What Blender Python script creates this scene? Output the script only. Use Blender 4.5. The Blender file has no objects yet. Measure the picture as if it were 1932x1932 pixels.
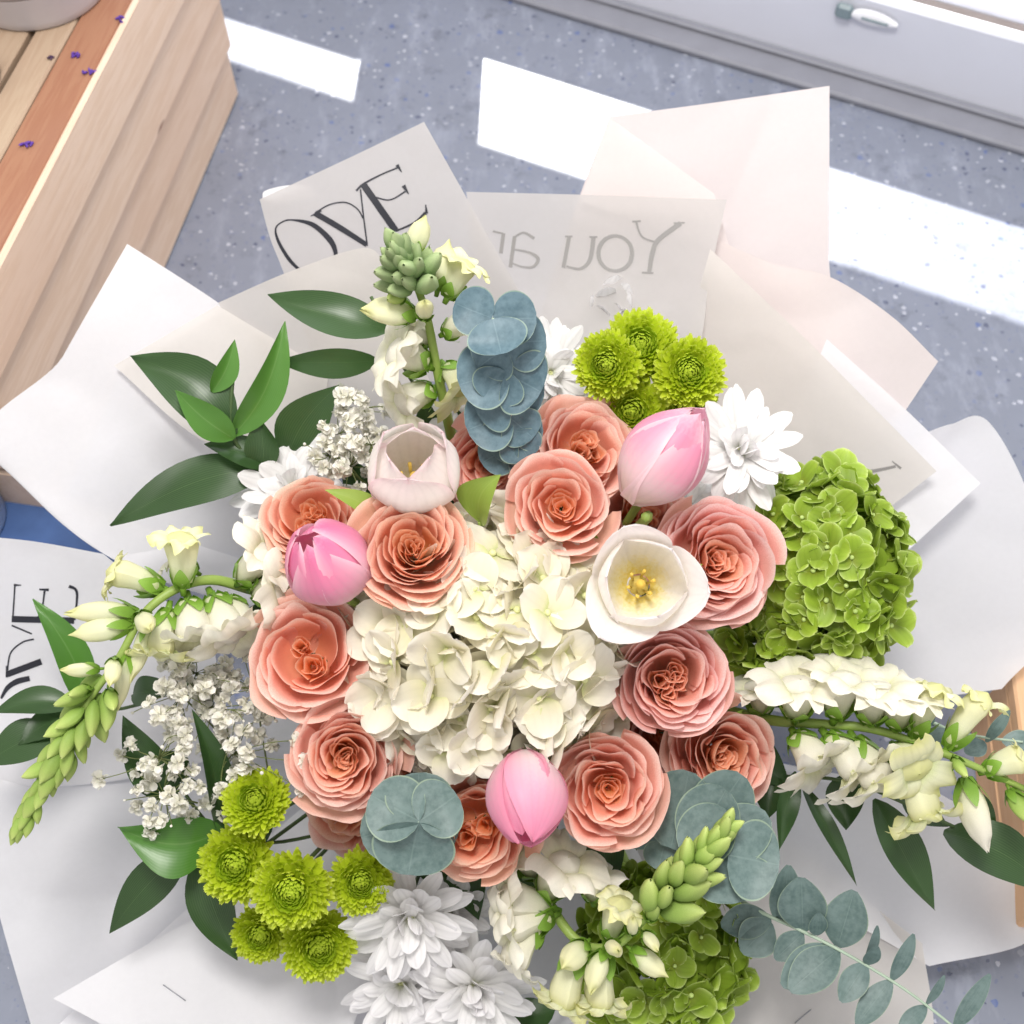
import bpy, math, random
from mathutils import Vector, Matrix, noise
from mathutils.bvhtree import BVHTree

PI = math.pi
rnd = random.Random(7)
scene = bpy.context.scene
COL = scene.collection

# ------------------------------------------------------------------ camera
TH = math.radians(30.0)                 # angle off straight down
CAM = Vector((0, 0, 1.0))
FOC = 2125.0                            # focal length in reading units (frame = 1932 units)
FWD = Vector((0, math.sin(TH), -math.cos(TH)))
UP = Vector((0, math.cos(TH), math.sin(TH)))
RIGHT = Vector((1, 0, 0))
cd = bpy.data.cameras.new('camera')
cam = bpy.data.objects.new('camera', cd)
COL.objects.link(cam)
cam.location = CAM
cam.rotation_euler = (TH, 0, 0)
cd.sensor_width = 36
cd.lens = 36 * FOC / 1932
cd.clip_start = 0.02
cd.clip_end = 100
cd.dof.use_dof = True
cd.dof.focus_distance = 0.74
cd.dof.aperture_fstop = 9
scene.camera = cam

# ------------------------------------------------------------------ light
world = bpy.data.worlds.new('World')
scene.world = world
world.use_nodes = True
bg = world.node_tree.nodes['Background']
bg.inputs[0].default_value = (1.0, 0.975, 0.95, 1)
bg.inputs[1].default_value = 0.80

def lamp(name, kind, loc, target, energy, color, **kw):
    d = bpy.data.lights.new(name, kind)
    d.energy = energy
    d.color = color
    for k, v in kw.items():
        setattr(d, k, v)
    o = bpy.data.objects.new(name, d)
    COL.objects.link(o)
    o.location = loc
    o.rotation_euler = (Vector(target) - Vector(loc)).to_track_quat('-Z', 'Y').to_euler()
    return o

# daylight from the window behind the bouquet
lamp('window_daylight', 'AREA', (0.34, 1.16, 0.80), (0.0, 0.36, 0.33), 4.5, (0.95, 0.97, 1.0),
     shape='RECTANGLE', size=1.5, size_y=0.7)
# unseen soft overhead fill, added to brighten the flower fronts
lamp('overhead_fill', 'AREA', (-0.08, 0.40, 1.70), (-0.02, 0.42, 0.3), 17.5, (1.0, 0.97, 0.93), shape='DISK', size=0.42)
# the low sun outside the window
SUN_EL = math.radians(31.0)
SUN_DIR = Vector((0, math.cos(SUN_EL), math.sin(SUN_EL)))
SUN_AT = Vector((0.15, 1.12, 0)) + SUN_DIR * 9.0
lamp('sun_through_window', 'SPOT', SUN_AT, (0.15, 1.12, 0), 15000.0, (1.0, 0.97, 0.92),
     spot_size=math.radians(11), spot_blend=0.0, shadow_soft_size=0.07)

vs = scene.view_settings
vs.view_transform = 'Standard'
vs.look = 'None'
vs.exposure = 0.15
vs.gamma = 1.0
scene.cycles.use_denoising = True
scene.cycles.use_adaptive_sampling = True
scene.cycles.adaptive_threshold = 0.02
scene.cycles.max_bounces = 5
scene.cycles.diffuse_bounces = 3
scene.cycles.glossy_bounces = 3
scene.cycles.transmission_bounces = 3
scene.cycles.caustics_reflective = False
scene.cycles.caustics_refractive = False

# ------------------------------------------------------------------ helpers
def ray(x, y):
    return FWD + RIGHT * ((x - 966) / FOC) + UP * ((966 - y) / FOC)

def P(x, y, d):
    return CAM + ray(x, y) * d

def PZ(x, y, z):
    r = ray(x, y)
    return CAM + r * ((z - CAM.z) / r.z)

def px(n, d=0.75):
    return n * d / FOC

def srgb(h):
    h = h.lstrip('#')
    out = []
    for i in (0, 2, 4):
        c = int(h[i:i + 2], 16) / 255
        out.append(c / 12.92 if c <= 0.04045 else ((c + 0.055) / 1.055) ** 2.4)
    return (out[0], out[1], out[2], 1.0)

WM = {}

def link(o):
    COL.objects.link(o)
    return o

def thing(name, label, cat, M, group=None):
    o = bpy.data.objects.new(name, None)
    o.empty_display_size = 0.02
    link(o)
    if isinstance(M, Vector):
        M = Matrix.Translation(M)
    o.matrix_basis = M
    WM[o] = M
    o['label'] = label
    o['category'] = cat
    if group:
        o['group'] = group
    return o

def part(name, mesh, parent, M=None, color=None):
    """a mesh object under parent; M is its WORLD matrix"""
    o = bpy.data.objects.new(name, mesh)
    link(o)
    if M is None:
        M = Matrix.Identity(4)
    o.parent = parent
    o.matrix_basis = WM[parent].inverted() @ M if parent is not None else M
    WM[o] = M
    if color:
        o.color = color
    return o

def mesh_from(name, verts, faces, mat, uvs=None, smooth=True):
    me = bpy.data.meshes.new(name)
    me.from_pydata([tuple(v) for v in verts], [], faces)
    if uvs is not None:
        lay = me.uv_layers.new(name='UVMap')
        vi = [0] * len(me.loops)
        me.loops.foreach_get('vertex_index', vi)
        flat = []
        for i in vi:
            flat += [uvs[i][0], uvs[i][1]]
        lay.data.foreach_set('uv', flat)
    if smooth:
        me.polygons.foreach_set('use_smooth', [True] * len(me.polygons))
    if mat:
        me.materials.append(mat)
    me.update()
    return me

def grid_data(fn, nu, nv):
    V, UV, Fc = [], [], []
    for j in range(nv + 1):
        for i in range(nu + 1):
            u, v = i / nu, j / nv
            V.append(Vector(fn(u, v)))
            UV.append((u, v))
    for j in range(nv):
        for i in range(nu):
            a = j * (nu + 1) + i
            Fc.append((a, a + 1, a + nu + 2, a + nu + 1))
    return V, Fc, UV

def grid(name, fn, nu, nv, mat):
    V, Fc, UV = grid_data(fn, nu, nv)
    return mesh_from(name, V, Fc, mat, UV)

def tube_data(pts, radii, seg=7):
    pts = [Vector(p) for p in pts]
    n = len(pts)
    V, UV, Fc = [], [], []
    prev = None
    for k in range(n):
        t = (pts[min(k + 1, n - 1)] - pts[max(k - 1, 0)]).normalized()
        if prev is None:
            a = Vector((0, 0, 1)) if abs(t.z) < 0.9 else Vector((1, 0, 0))
            nx = t.cross(a).normalized()
        else:
            nx = (prev - t * prev.dot(t)).normalized()
        prev = nx
        ny = t.cross(nx)
        r = radii[k] if isinstance(radii, (list, tuple)) else radii
        for s in range(seg):
            an = 2 * PI * s / seg
            V.append(pts[k] + (nx * math.cos(an) + ny * math.sin(an)) * r)
            UV.append((s / seg, k / (n - 1)))
    for k in range(n - 1):
        for s in range(seg):
            a = k * seg + s
            b = k * seg + (s + 1) % seg
            Fc.append((a, b, b + seg, a + seg))
    Fc.append(tuple(range(seg))[::-1])
    Fc.append(tuple(range((n - 1) * seg, n * seg)))
    return V, Fc, UV

def tube(name, pts, radii, mat, seg=7):
    V, Fc, UV = tube_data(pts, radii, seg)
    return mesh_from(name, V, Fc, mat, UV)

def join_data(parts):
    V, Fc, UV = [], [], []
    for v, f, uv in parts:
        o = len(V)
        V += v
        UV += uv
        Fc += [tuple(i + o for i in q) for q in f]
    return V, Fc, UV

def smooth_path(pts, n=6):
    pts = [Vector(p) for p in pts]
    out = []
    for i in range(len(pts) - 1):
        p0 = pts[max(i - 1, 0)]
        p1, p2 = pts[i], pts[i + 1]
        p3 = pts[min(i + 2, len(pts) - 1)]
        for k in range(n):
            t = k / n
            out.append(0.5 * ((2 * p1) + (p2 - p0) * t + (2 * p0 - 5 * p1 + 4 * p2 - p3) * t * t
                              + (3 * p1 - p0 - 3 * p2 + p3) * t ** 3))
    out.append(pts[-1])
    return out

def frame(pos, z, spin=0.0, scale=1.0, up=None):
    z = Vector(z).normalized()
    up = Vector(up) if up is not None else UP
    x = up.cross(z)
    if x.length < 1e-4:
        x = RIGHT.copy()
    x.normalize()
    y = z.cross(x)
    M = Matrix((x, y, z)).transposed().to_4x4()
    sc = scale if isinstance(scale, (tuple, list)) else (scale,) * 3
    return Matrix.Translation(pos) @ M @ Matrix.Rotation(spin, 4, 'Z') @ Matrix.Diagonal((*sc, 1))

def face_dir(x, y, tx=0.0, ty=0.0):
    """a facing given as lean to the right (tx) and up (ty) from the viewer"""
    t = -ray(x, y).normalized()
    return (t + RIGHT * tx + UP * ty).normalized()

def box_data(sx, sy, sz, bev=0.002):
    """box centred on the origin with chamfered edges"""
    V, Fc = [], []
    X, Y, Z = sx / 2, sy / 2, sz / 2
    b = bev
    idx = {}
    for ix in (-1, 1):
        for iy in (-1, 1):
            for iz in (-1, 1):
                for ax in range(3):
                    p = [ix * (X - b), iy * (Y - b), iz * (Z - b)]
                    p[ax] = (ix * X, iy * Y, iz * Z)[ax]
                    idx[(ix, iy, iz, ax)] = len(V)
                    V.append(Vector(p))
    for s in (-1, 1):
        for ax in range(3):
            o = [a for a in range(3) if a != ax]
            q = []
            for a, c in ((-1, -1), (1, -1), (1, 1), (-1, 1)):
                k = [0, 0, 0]
                k[ax] = s
                k[o[0]] = a
                k[o[1]] = c
                q.append(idx[(k[0], k[1], k[2], ax)])
            Fc.append(tuple(q))
    for ax in range(3):
        o = [a for a in range(3) if a != ax]
        for a in (-1, 1):
            for c in (-1, 1):
                k0 = [0, 0, 0]
                k0[o[0]] = a
                k0[o[1]] = c
                k1 = list(k0)
                k0[ax] = -1
                k1[ax] = 1
                Fc.append((idx[(*k0, o[0])], idx[(*k1, o[0])], idx[(*k1, o[1])], idx[(*k0, o[1])]))
    for ix in (-1, 1):
        for iy in (-1, 1):
            for iz in (-1, 1):
                Fc.append(tuple(idx[(ix, iy, iz, a)] for a in range(3)))
    return V, Fc, [(0, 0)] * len(V)

def fix_normals(me):
    import bmesh
    bm = bmesh.new()
    bm.from_mesh(me)
    bmesh.ops.recalc_face_normals(bm, faces=bm.faces)
    bm.to_mesh(me)
    bm.free()
    return me

def box(name, size, mat, bev=0.002):
    V, Fc, UV = box_data(*size, bev)
    return fix_normals(mesh_from(name, V, Fc, mat, UV, smooth=False))

# ------------------------------------------------------------------ materials
class NT:
    def __init__(s, name):
        s.m = bpy.data.materials.new(name)
        s.m.use_nodes = True
        s.t = s.m.node_tree
        s.n = s.t.nodes
        s.n.clear()
        s.out = s.n.new('ShaderNodeOutputMaterial')

    def add(s, typ, ins=None, **kw):
        nd = s.n.new('ShaderNode' + typ)
        for k, v in kw.items():
            setattr(nd, k, v)
        for k, v in (ins or {}).items():
            s.set(nd.inputs[k], v)
        return nd

    def set(s, sock, v):
        if isinstance(v, bpy.types.NodeSocket):
            s.t.links.new(v, sock)
        else:
            sock.default_value = v

    def math(s, op, a, b=0.0, clamp=False):
        nd = s.add('Math', {0: a, 1: b}, operation=op, use_clamp=clamp)
        return nd.outputs[0]

    def mix(s, f, a, b, mode='MIX'):
        nd = s.add('MixRGB', {0: f, 1: a, 2: b}, blend_type=mode)
        return nd.outputs[0]

    def ramp(s, f, stops, interp='LINEAR'):
        nd = s.add('ValToRGB', {0: f})
        cr = nd.color_ramp
        cr.interpolation = interp
        while len(cr.elements) < len(stops):
            cr.elements.new(0.5)
        for e, (p, c) in zip(cr.elements, stops):
            e.position = p
            e.color = srgb(c) if isinstance(c, str) else c
        return nd.outputs[0]

    def noise(s, vec, scale, detail=2.0, rough=0.5):
        nd = s.add('TexNoise', {'Vector': vec, 'Scale': scale, 'Detail': detail, 'Roughness': rough})
        return nd.outputs[0]

    def coord(s, which='Object'):
        return s.add('TexCoord').outputs[which]

    def mapping(s, vec, scale):
        return s.add('Mapping', {'Vector': vec, 'Scale': scale}).outputs[0]

def mat_petal(name, stops, trans=0.3, rough=0.55, var=0.10, edge=None, edge_pow=3.0, vein=0.0, veins=14.0,
              mottle=0.10, nscale=60.0, spec=0.3, sheen=0.0):
    t = NT(name)
    uv = t.coord('UV')
    sp = t.add('SeparateXYZ', {0: uv})
    ob = t.coord('Object')
    nz = t.noise(ob, nscale, 1.0)
    vv = t.math('ADD', sp.outputs[1], t.math('MULTIPLY', t.math('SUBTRACT', nz, 0.5), 0.16))
    col = t.ramp(vv, stops)
    if edge:
        e = t.math('ABSOLUTE', t.math('SUBTRACT', t.math('MULTIPLY', sp.outputs[0], 2.0), 1.0))
        e = t.math('POWER', e, edge_pow)
        col = t.mix(e, col, srgb(edge))
    if vein:
        w = t.math('SINE', t.math('MULTIPLY', sp.outputs[0], veins * 2 * PI))
        w = t.math('MULTIPLY', t.math('ADD', w, 1.0), 0.5)
        w = t.math('MULTIPLY', t.math('POWER', w, 3.0), vein)
        col = t.mix(w, col, (0.35, 0.35, 0.35, 1), 'MULTIPLY')
    oi = t.add('ObjectInfo')
    val = t.math('ADD', 1.0 - var / 2 - mottle / 2, t.math('ADD', t.math('MULTIPLY', oi.outputs['Random'], var),
                                                          t.math('MULTIPLY', nz, mottle)))
    hs = t.add('HueSaturation', {'Value': val, 'Color': col})
    col = t.mix(1.0, hs.outputs[0], oi.outputs['Color'], 'MULTIPLY')
    pr = t.add('BsdfPrincipled', {'Base Color': col, 'Roughness': rough, 'Specular IOR Level': spec,
                                  })
    tr = t.add('BsdfTranslucent', {'Color': col})
    mx = t.add('MixShader', {0: trans, 1: pr.outputs[0], 2: tr.outputs[0]})
    t.t.links.new(mx.outputs[0], t.out.inputs[0])
    return t.m

def mat_plain(name, color, rough=0.5, mottle=0.1, nscale=40, spec=0.4, bump=0.15):
    t = NT(name)
    ob = t.coord('Object')
    nz = t.noise(ob, nscale, 4.0)
    val = t.math('ADD', 1.0 - mottle / 2, t.math('MULTIPLY', nz, mottle))
    oi = t.add('ObjectInfo')
    hs = t.add('HueSaturation', {'Value': val, 'Color': srgb(color) if isinstance(color, str) else color})
    col = t.mix(1.0, hs.outputs[0], oi.outputs['Color'], 'MULTIPLY')
    bmp = t.add('Bump', {'Strength': bump, 'Distance': 0.001, 'Height': t.noise(ob, nscale * 6, 3.0)})
    pr = t.add('BsdfPrincipled', {'Base Color': col, 'Roughness': rough, 'Specular IOR Level': spec, 'Normal': bmp.outputs[0]})
    t.t.links.new(pr.outputs[0], t.out.inputs[0])
    return t.m

def mat_leaf(name, c1, c2, back, rough=0.32, trans=0.18, powder=0.0, powder_col='#B8C8CC', rib='#8FAE70', ribw=0.035, veins=22.0):
    t = NT(name)
    uv = t.coord('UV')
    sp = t.add('SeparateXYZ', {0: uv})
    ob = t.coord('Object')
    nz = t.noise(ob, 25.0, 3.0)
    oi = t.add('ObjectInfo')
    f = t.math('ADD', t.math('MULTIPLY', nz, 0.7), t.math('MULTIPLY', oi.outputs['Random'], 0.45), True)
    col = t.mix(f, srgb(c1), srgb(c2))
    du = t.math('ABSOLUTE', t.math('SUBTRACT', sp.outputs[0], 0.5))
    ribm = t.math('SUBTRACT', 1.0, t.math('DIVIDE', du, ribw), True)
    ribm = t.math('MULTIPLY', ribm, 0.22)
    w = t.math('SINE', t.math('ADD', t.math('MULTIPLY', sp.outputs[0], veins * 2 * PI), t.math('MULTIPLY', nz, 3.0)))
    w = t.math('MULTIPLY', t.math('ADD', w, 1.0), 0.035)
    col = t.mix(w, col, srgb(rib))
    col = t.mix(ribm, col, srgb(rib))
    if powder:
        pz = t.noise(ob, 260.0, 2.0, 0.7)
        pz2 = t.noise(ob, 75.0, 2.0)
        pm = t.math('MULTIPLY', t.math('MULTIPLY', t.math('SUBTRACT', t.math('ADD', pz, pz2), 0.72), 2.2, True), powder, True)
        col = t.mix(pm, col, srgb(powder_col))
    if powder:                                        # thin pale margin
        mg = t.math('GREATER_THAN', du, 0.478)
        col = t.mix(t.math('MULTIPLY', mg, 0.4), col, srgb('#A9BC98'))
    geo = t.add('NewGeometry')
    col = t.mix(t.math('MULTIPLY', geo.outputs['Backfacing'], 0.75), col, srgb(back))
    col = t.mix(1.0, col, oi.outputs['Color'], 'MULTIPLY')
    bmp = t.add('Bump', {'Strength': 0.25, 'Distance': 0.0008, 'Height': w})
    pr = t.add('BsdfPrincipled', {'Base Color': col, 'Roughness': rough, 'Specular IOR Level': 0.5, 'Normal': bmp.outputs[0]})
    tr = t.add('BsdfTranslucent', {'Color': col})
    mx = t.add('MixShader', {0: trans, 1: pr.outputs[0], 2: tr.outputs[0]})
    t.t.links.new(mx.outputs[0], t.out.inputs[0])
    return t.m

def mat_paper(name, color, trans=0.42, rough=0.5, fibre=0.05, sheer=0.0):
    t = NT(name)
    ob = t.coord('Object')
    nz = t.noise(ob, 220.0, 2.0, 0.65)
    nb = t.noise(ob, 14.0, 2.0)
    val = t.math('ADD', 1.0 - fibre, t.math('ADD', t.math('MULTIPLY', nz, fibre), t.math('MULTIPLY', nb, 0.03)))
    hs = t.add('HueSaturation', {'Value': val, 'Color': srgb(color)})
    pr = t.add('BsdfPrincipled', {'Base Color': hs.outputs[0], 'Roughness': rough, 'Specular IOR Level': 0.25})
    tr = t.add('BsdfTranslucent', {'Color': hs.outputs[0]})
    mx = t.add('MixShader', {0: trans, 1: pr.outputs[0], 2: tr.outputs[0]})
    sh = mx.outputs[0]
    if sheer:
        tp = t.add('BsdfTransparent')
        m2 = t.add('MixShader', {0: sheer, 1: sh, 2: tp.outputs[0]})
        sh = m2.outputs[0]
    t.t.links.new(sh, t.out.inputs[0])
    return t.m

def mat_wood(name, light, dark, red, seed=0.0):
    t = NT(name)
    oi = t.add('ObjectInfo')
    ob = t.coord('Object')
    off = t.add('CombineXYZ', {0: t.math('MULTIPLY', oi.outputs['Random'], 7.0 + seed), 1: t.math('MULTIPLY', oi.outputs['Random'], 3.1), 2: seed})
    vec = t.add('VectorMath', {0: ob, 1: off.outputs[0]}, operation='ADD').outputs[0]
    st = t.mapping(vec, (2.2, 26.0, 26.0))
    warp = t.noise(vec, 6.0, 2.0)
    g1 = t.noise(st, 3.0, 5.0, 0.6)
    ringv = t.math('SINE', t.math('ADD', t.math('MULTIPLY', g1, 26.0), t.math('MULTIPLY', warp, 6.0)))
    ringv = t.math('MULTIPLY', t.math('ADD', ringv, 1.0), 0.5)
    fine = t.noise(t.mapping(vec, (6.0, 260.0, 260.0)), 1.0, 3.0, 0.7)
    f = t.math('ADD', t.math('MULTIPLY', ringv, 0.42), t.math('MULTIPLY', fine, 0.4), True)
    col = t.mix(f, srgb(light), srgb(dark))
    big = t.noise(vec, 3.5, 2.0)
    col = t.mix(t.math('MULTIPLY', t.math('SUBTRACT', big, 0.45), 1.6, True), col, srgb(red))
    vo = t.add('TexVoronoi', {'Vector': t.mapping(vec, (5.0, 0.0, 11.0)), 'Scale': 1.0})
    kn = t.math('SUBTRACT', 1.0, t.math('DIVIDE', vo.outputs['Distance'], 0.10), True)
    kn = t.math('MULTIPLY', kn, 2.4, True)
    col = t.mix(kn, col, srgb('#6E3A2A'))
    bmp = t.add('Bump', {'Strength': 0.3, 'Distance': 0.0006, 'Height': f})
    pr = t.add('BsdfPrincipled', {'Base Color': col, 'Roughness': 0.62, 'Specular IOR Level': 0.25, 'Normal': bmp.outputs[0]})
    t.t.links.new(pr.outputs[0], t.out.inputs[0])
    return t.m

def mat_terrazzo(name):
    t = NT(name)
    ob = t.coord('Object')
    big = t.noise(ob, 5.0, 4.0, 0.6)
    med = t.noise(ob, 55.0, 4.0, 0.65)
    col = t.mix(big, srgb('#7E828E'), srgb('#9298AA'))
    col = t.mix(t.math('MULTIPLY', med, 0.5), col, srgb('#777D8A'))
    wv = t.add('VectorMath', {0: ob, 1: t.add('VectorMath', {0: t.add('TexNoise', {'Vector': ob, 'Scale': 160.0}).outputs[1], 'Scale': 0.006},
               operation='SCALE').outputs[0]}, operation='ADD').outputs[0]
    patch = t.math('MULTIPLY', t.math('SUBTRACT', t.noise(ob, 9.0, 2.0), 0.26), 3.6, True)
    for sc, thr, pick, c, k in ((135.0, 0.30, 0.82, '#D4D6E2', 0.6), (120.0, 0.28, 0.80, '#434A68', 0.75), (75.0, 0.22, 0.82, '#5468A0', 0.75),
                                (240.0, 0.32, 0.72, '#6F7696', 0.6)):
        vo = t.add('TexVoronoi', {'Vector': wv, 'Scale': sc})
        rs = t.add('SeparateXYZ', {0: vo.outputs['Color']})
        m = t.math('MULTIPLY', t.math('LESS_THAN', vo.outputs['Distance'], t.math('MULTIPLY', rs.outputs[1], thr * 1.5)),
                   t.math('GREATER_THAN', rs.outputs[0], pick))
        col = t.mix(t.math('MULTIPLY', t.math('MULTIPLY', m, k), patch), col, srgb(c))
    # scuffs and grime
    smear = t.noise(t.mapping(ob, (14.0, 5.0, 1.0)), 2.0, 4.0, 0.7)
    col = t.mix(t.math('MULTIPLY', t.math('SUBTRACT', smear, 0.52), 2.6, True), col, srgb('#A9AEBE'))
    grime = t.noise(ob, 23.0, 5.0, 0.75)
    col = t.mix(t.math('MULTIPLY', t.math('SUBTRACT', grime, 0.56), 4.0, True), col, srgb('#5E626E'))
    bmp = t.add('Bump', {'Strength': 0.2, 'Distance': 0.001, 'Height': med})
    pr = t.add('BsdfPrincipled', {'Base Color': col, 'Roughness': 0.42, 'Specular IOR Level': 0.4, 'Normal': bmp.outputs[0]})
    t.t.links.new(pr.outputs[0], t.out.inputs[0])
    return t.m

M_FLOOR = mat_terrazzo('terrazzo')
M_WOOD = mat_wood('pale_pine', '#EED4BE', '#DFBFA3', '#DEBBA2')
M_WOODRED = mat_wood('reddish_pine', '#A87C62', '#976650', '#A28072', 3.3)
M_WOODTOP = mat_wood('dimmed_top_pine', '#BBA68F', '#AA9079', '#AE927E', 1.7)  # darker copy of the pine, offsetting strong light on the crate top
M_WOODTAN = mat_wood('tan_board', '#E4BC96', '#D8A981', '#DBB08C', 5.1)
M_FRAME = mat_plain('white_frame_paint', '#D6D8E2', 0.35, 0.05, 20)
M_STRIP = mat_plain('grey_sill_strip', '#8F9099', 0.55, 0.25, 30)
M_TRACK = mat_plain('brown_grey_track', '#8A817C', 0.5, 0.3, 60)
M_LATCHGREY = mat_plain('latch_grey', '#7C8C92', 0.35, 0.1, 60)
M_LATCH = mat_plain('latch_white', '#F0F0F4', 0.25, 0.04, 60)
M_POT = mat_plain('grey_white_ceramic', '#C6C4CA', 0.35, 0.08, 25)
M_DARK = mat_plain('dark_slate', '#3A3C44', 0.5, 0.3, 30)
M_DARKWOOD = mat_plain('dark_brown_board', '#3F3A38', 0.6, 0.4, 30)
M_BUCKET = mat_plain('pale_blue_plastic', '#C3D5EA', 0.35, 0.06, 20)
M_BLUE = mat_plain('blue_floor_shade', '#4A6596', 0.5, 0.5, 45)  # holds the deep blue shade of the floor as a colour
M_LAV = mat_plain('lavender_purple', '#5B3A9A', 0.7, 0.5, 300)
M_LAVDARK = mat_plain('dry_lavender', '#4A3450', 0.8, 0.5, 300)
M_INK = mat_plain('black_ink', '#20212B', 0.45, 0.1, 80, bump=0.0)
M_GREYINK = mat_plain('grey_ink', '#8B8887', 0.55, 0.08, 80, bump=0.0)
M_STAPLE = mat_plain('staple_wire', '#8C8C94', 0.3, 0.1, 80, spec=0.8)

M_PAPER_W = mat_paper('white_wrap', '#F1F0F3', 0.40, sheer=0.05)
M_PAPER_P = mat_paper('pinkish_wrap', '#E6DCDA', 0.36)
M_PAPER_G = mat_paper('grey_letter_wrap', '#CFCBCA', 0.36, sheer=0.12)
M_PAPER_B = mat_paper('shaded_wrap', '#E4DFDB', 0.40, sheer=0.10)  # white wrap with the warm shade near the flowers put into its colour

# roses, from the heart outwards
M_ROSE = [
    mat_petal('rose_heart', [(0, '#F9A460'), (0.45, '#FAAC78'), (0.8, '#FBB490'), (1, '#FDD2BA')], 0.42, nscale=45, mottle=0.16),
    mat_petal('rose_middle', [(0, '#F9A880'), (0.45, '#FAB094'), (0.8, '#FBB8A4'), (1, '#FEDCD0')], 0.42, nscale=45, mottle=0.16),
    mat_petal('rose_outer', [(0, '#F8B094'), (0.5, '#FAB6A4'), (0.82, '#FBBEB2'), (1, '#FEDFD8')], 0.40, nscale=45, mottle=0.16),
    mat_petal('rose_guard', [(0, '#F7C6AC'), (0.5, '#F8C4B0'), (0.85, '#F8C0B2'), (1, '#FBD2C8')], 0.38, nscale=45, mottle=0.16),
]
M_HYD_W = mat_petal('cream_hydrangea', [(0, '#D3DA98'), (0.16, '#ECE8C6'), (0.5, '#F6F0DC'), (1, '#FAF6EC')], 0.36, var=0.05,
                    mottle=0.05, vein=0.04, veins=5)
M_HYD_G = mat_petal('green_hydrangea', [(0, '#8C9A34'), (0.3, '#8EA836'), (0.7, '#98B43C'), (0.9, '#A8C24A'), (1, '#CFE08C')], 0.34, var=0.22, mottle=0.22,
                    edge='#CCDE86', edge_pow=8.0, vein=0.10, veins=5, rough=0.45)
M_EYE_W = mat_plain('cream_floret_eye', '#D8DBA0', 0.6, 0.1, 200)
M_EYE_G = mat_plain('green_floret_eye', '#B4C878', 0.6, 0.1, 200)
M_MUM = mat_petal('green_mum', [(0, '#A2BC1E'), (0.4, '#BCD028'), (0.85, '#CCDC38'), (1, '#DCE868')], 0.38, var=0.18, mottle=0.1)
M_MUMC = mat_petal('green_mum_heart', [(0, '#96B41E'), (0.6, '#ACC628'), (1, '#C4D648')], 0.34, var=0.12)
M_DAISY = mat_petal('white_daisy', [(0, '#E6E8D0'), (0.2, '#F4F3F0'), (1, '#F8F6F8')], 0.34, var=0.05, mottle=0.05, vein=0.12, veins=3)
M_SNAPW = mat_petal('cream_snapdragon', [(0, '#E4E8B8'), (0.3, '#F2F0D6'), (0.7, '#F8F4E6'), (1, '#FAF6EA')], 0.34, var=0.06, vein=0.06, veins=6)
M_SNAPY = mat_petal('yellow_green_snapdragon', [(0, '#CFDB9C'), (0.4, '#EDEECC'), (0.75, '#F0EEC4'), (1, '#E4E4A0')], 0.32, var=0.08, vein=0.08, veins=6)
M_BUDG = mat_petal('green_bud', [(0, '#7E9E46'), (0.5, '#9DB85C'), (0.9, '#BECF78'), (1, '#C8D488')], 0.22, var=0.2, mottle=0.2)
M_BUDD = mat_petal('grey_green_bud', [(0, '#6E8A56'), (0.5, '#84A068'), (1, '#B2C290')], 0.2, var=0.25, mottle=0.25)
M_SEPAL = mat_petal('green_sepal', [(0, '#6F9434'), (0.5, '#7EA63C'), (1, '#8FB455')], 0.2, var=0.25, mottle=0.2, rough=0.4)
M_STEM = mat_plain('green_stem', '#8FA653', 0.45, 0.25, 60)
M_STEMD = mat_plain('dark_green_stem', '#4A5E38', 0.5, 0.3, 60)
M_STEME = mat_plain('pale_blue_green_stem', '#A9BCA8', 0.5, 0.2, 60)
M_RUSCUS = mat_leaf('ruscus_leaf', '#203A18', '#35552A', '#64825F', 0.36, ribw=0.006)
M_RUSCUSL = mat_leaf('young_ruscus_leaf', '#3E7020', '#5C8C3C', '#7DA37A', 0.32)
M_EUC = mat_leaf('eucalyptus_leaf', '#3C5661', '#4C6874', '#64808A', 0.5, 0.08, powder=0.3, powder_col='#809AA6', rib='#93ADB2', ribw=0.02, veins=5)
M_EUCG = mat_leaf('grey_eucalyptus_leaf', '#475F5D', '#5A706D', '#71867E', 0.5, 0.08, powder=0.32, powder_col='#8CA09E', rib='#9BB0A8', ribw=0.02, veins=5)
M_TULLEAF = mat_leaf('tulip_leaf', '#7E9A3C', '#9BB552', '#A8BC80', 0.4, 0.25, rib='#A8BE6A', veins=12)
M_GYP = mat_petal('gypsophila', [(0, '#E8E6D4'), (1, '#FBF8F2')], 0.3, var=0.08)
M_GYPSTEM = mat_plain('gypsophila_stem', '#7A8450', 0.6, 0.2, 100)
M_STAMEN = mat_petal('yellow_stamen', [(0, '#EBDA86'), (1, '#E8C65A')], 0.2)

# ------------------------------------------------------------------ setting: floor, window, crate and what stands on it
fl = part('floor', grid('floor', lambda u, v: (-3 + 6 * u, -2 + 6 * v, 0), 2, 2, M_FLOOR), None)
fl['kind'] = 'structure'

WDIR = Vector((0.905, -0.426, 0)).normalized()
WN = Vector((0.426, 0.905, 0)).normalized()          # towards the outside
WBASE = Vector((0.21, 1.348, 0))
Wrot = Matrix((WDIR, WN, Vector((0, 0, 1)))).transposed().to_4x4()
win = thing('window_frame', 'white painted window frame with latch along the edge of the speckled sill', 'window', Matrix.Translation(WBASE) @ Wrot)

def wbox(name, s0, s1, n0, n1, z0, z1, mat, bev=0.002):
    me = box(name, (s1 - s0, n1 - n0, z1 - z0), mat, bev)
    M = WM[win] @ Matrix.Translation(((s0 + s1) / 2, (n0 + n1) / 2, (z0 + z1) / 2))
    return part(name, me, win, M)

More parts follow.
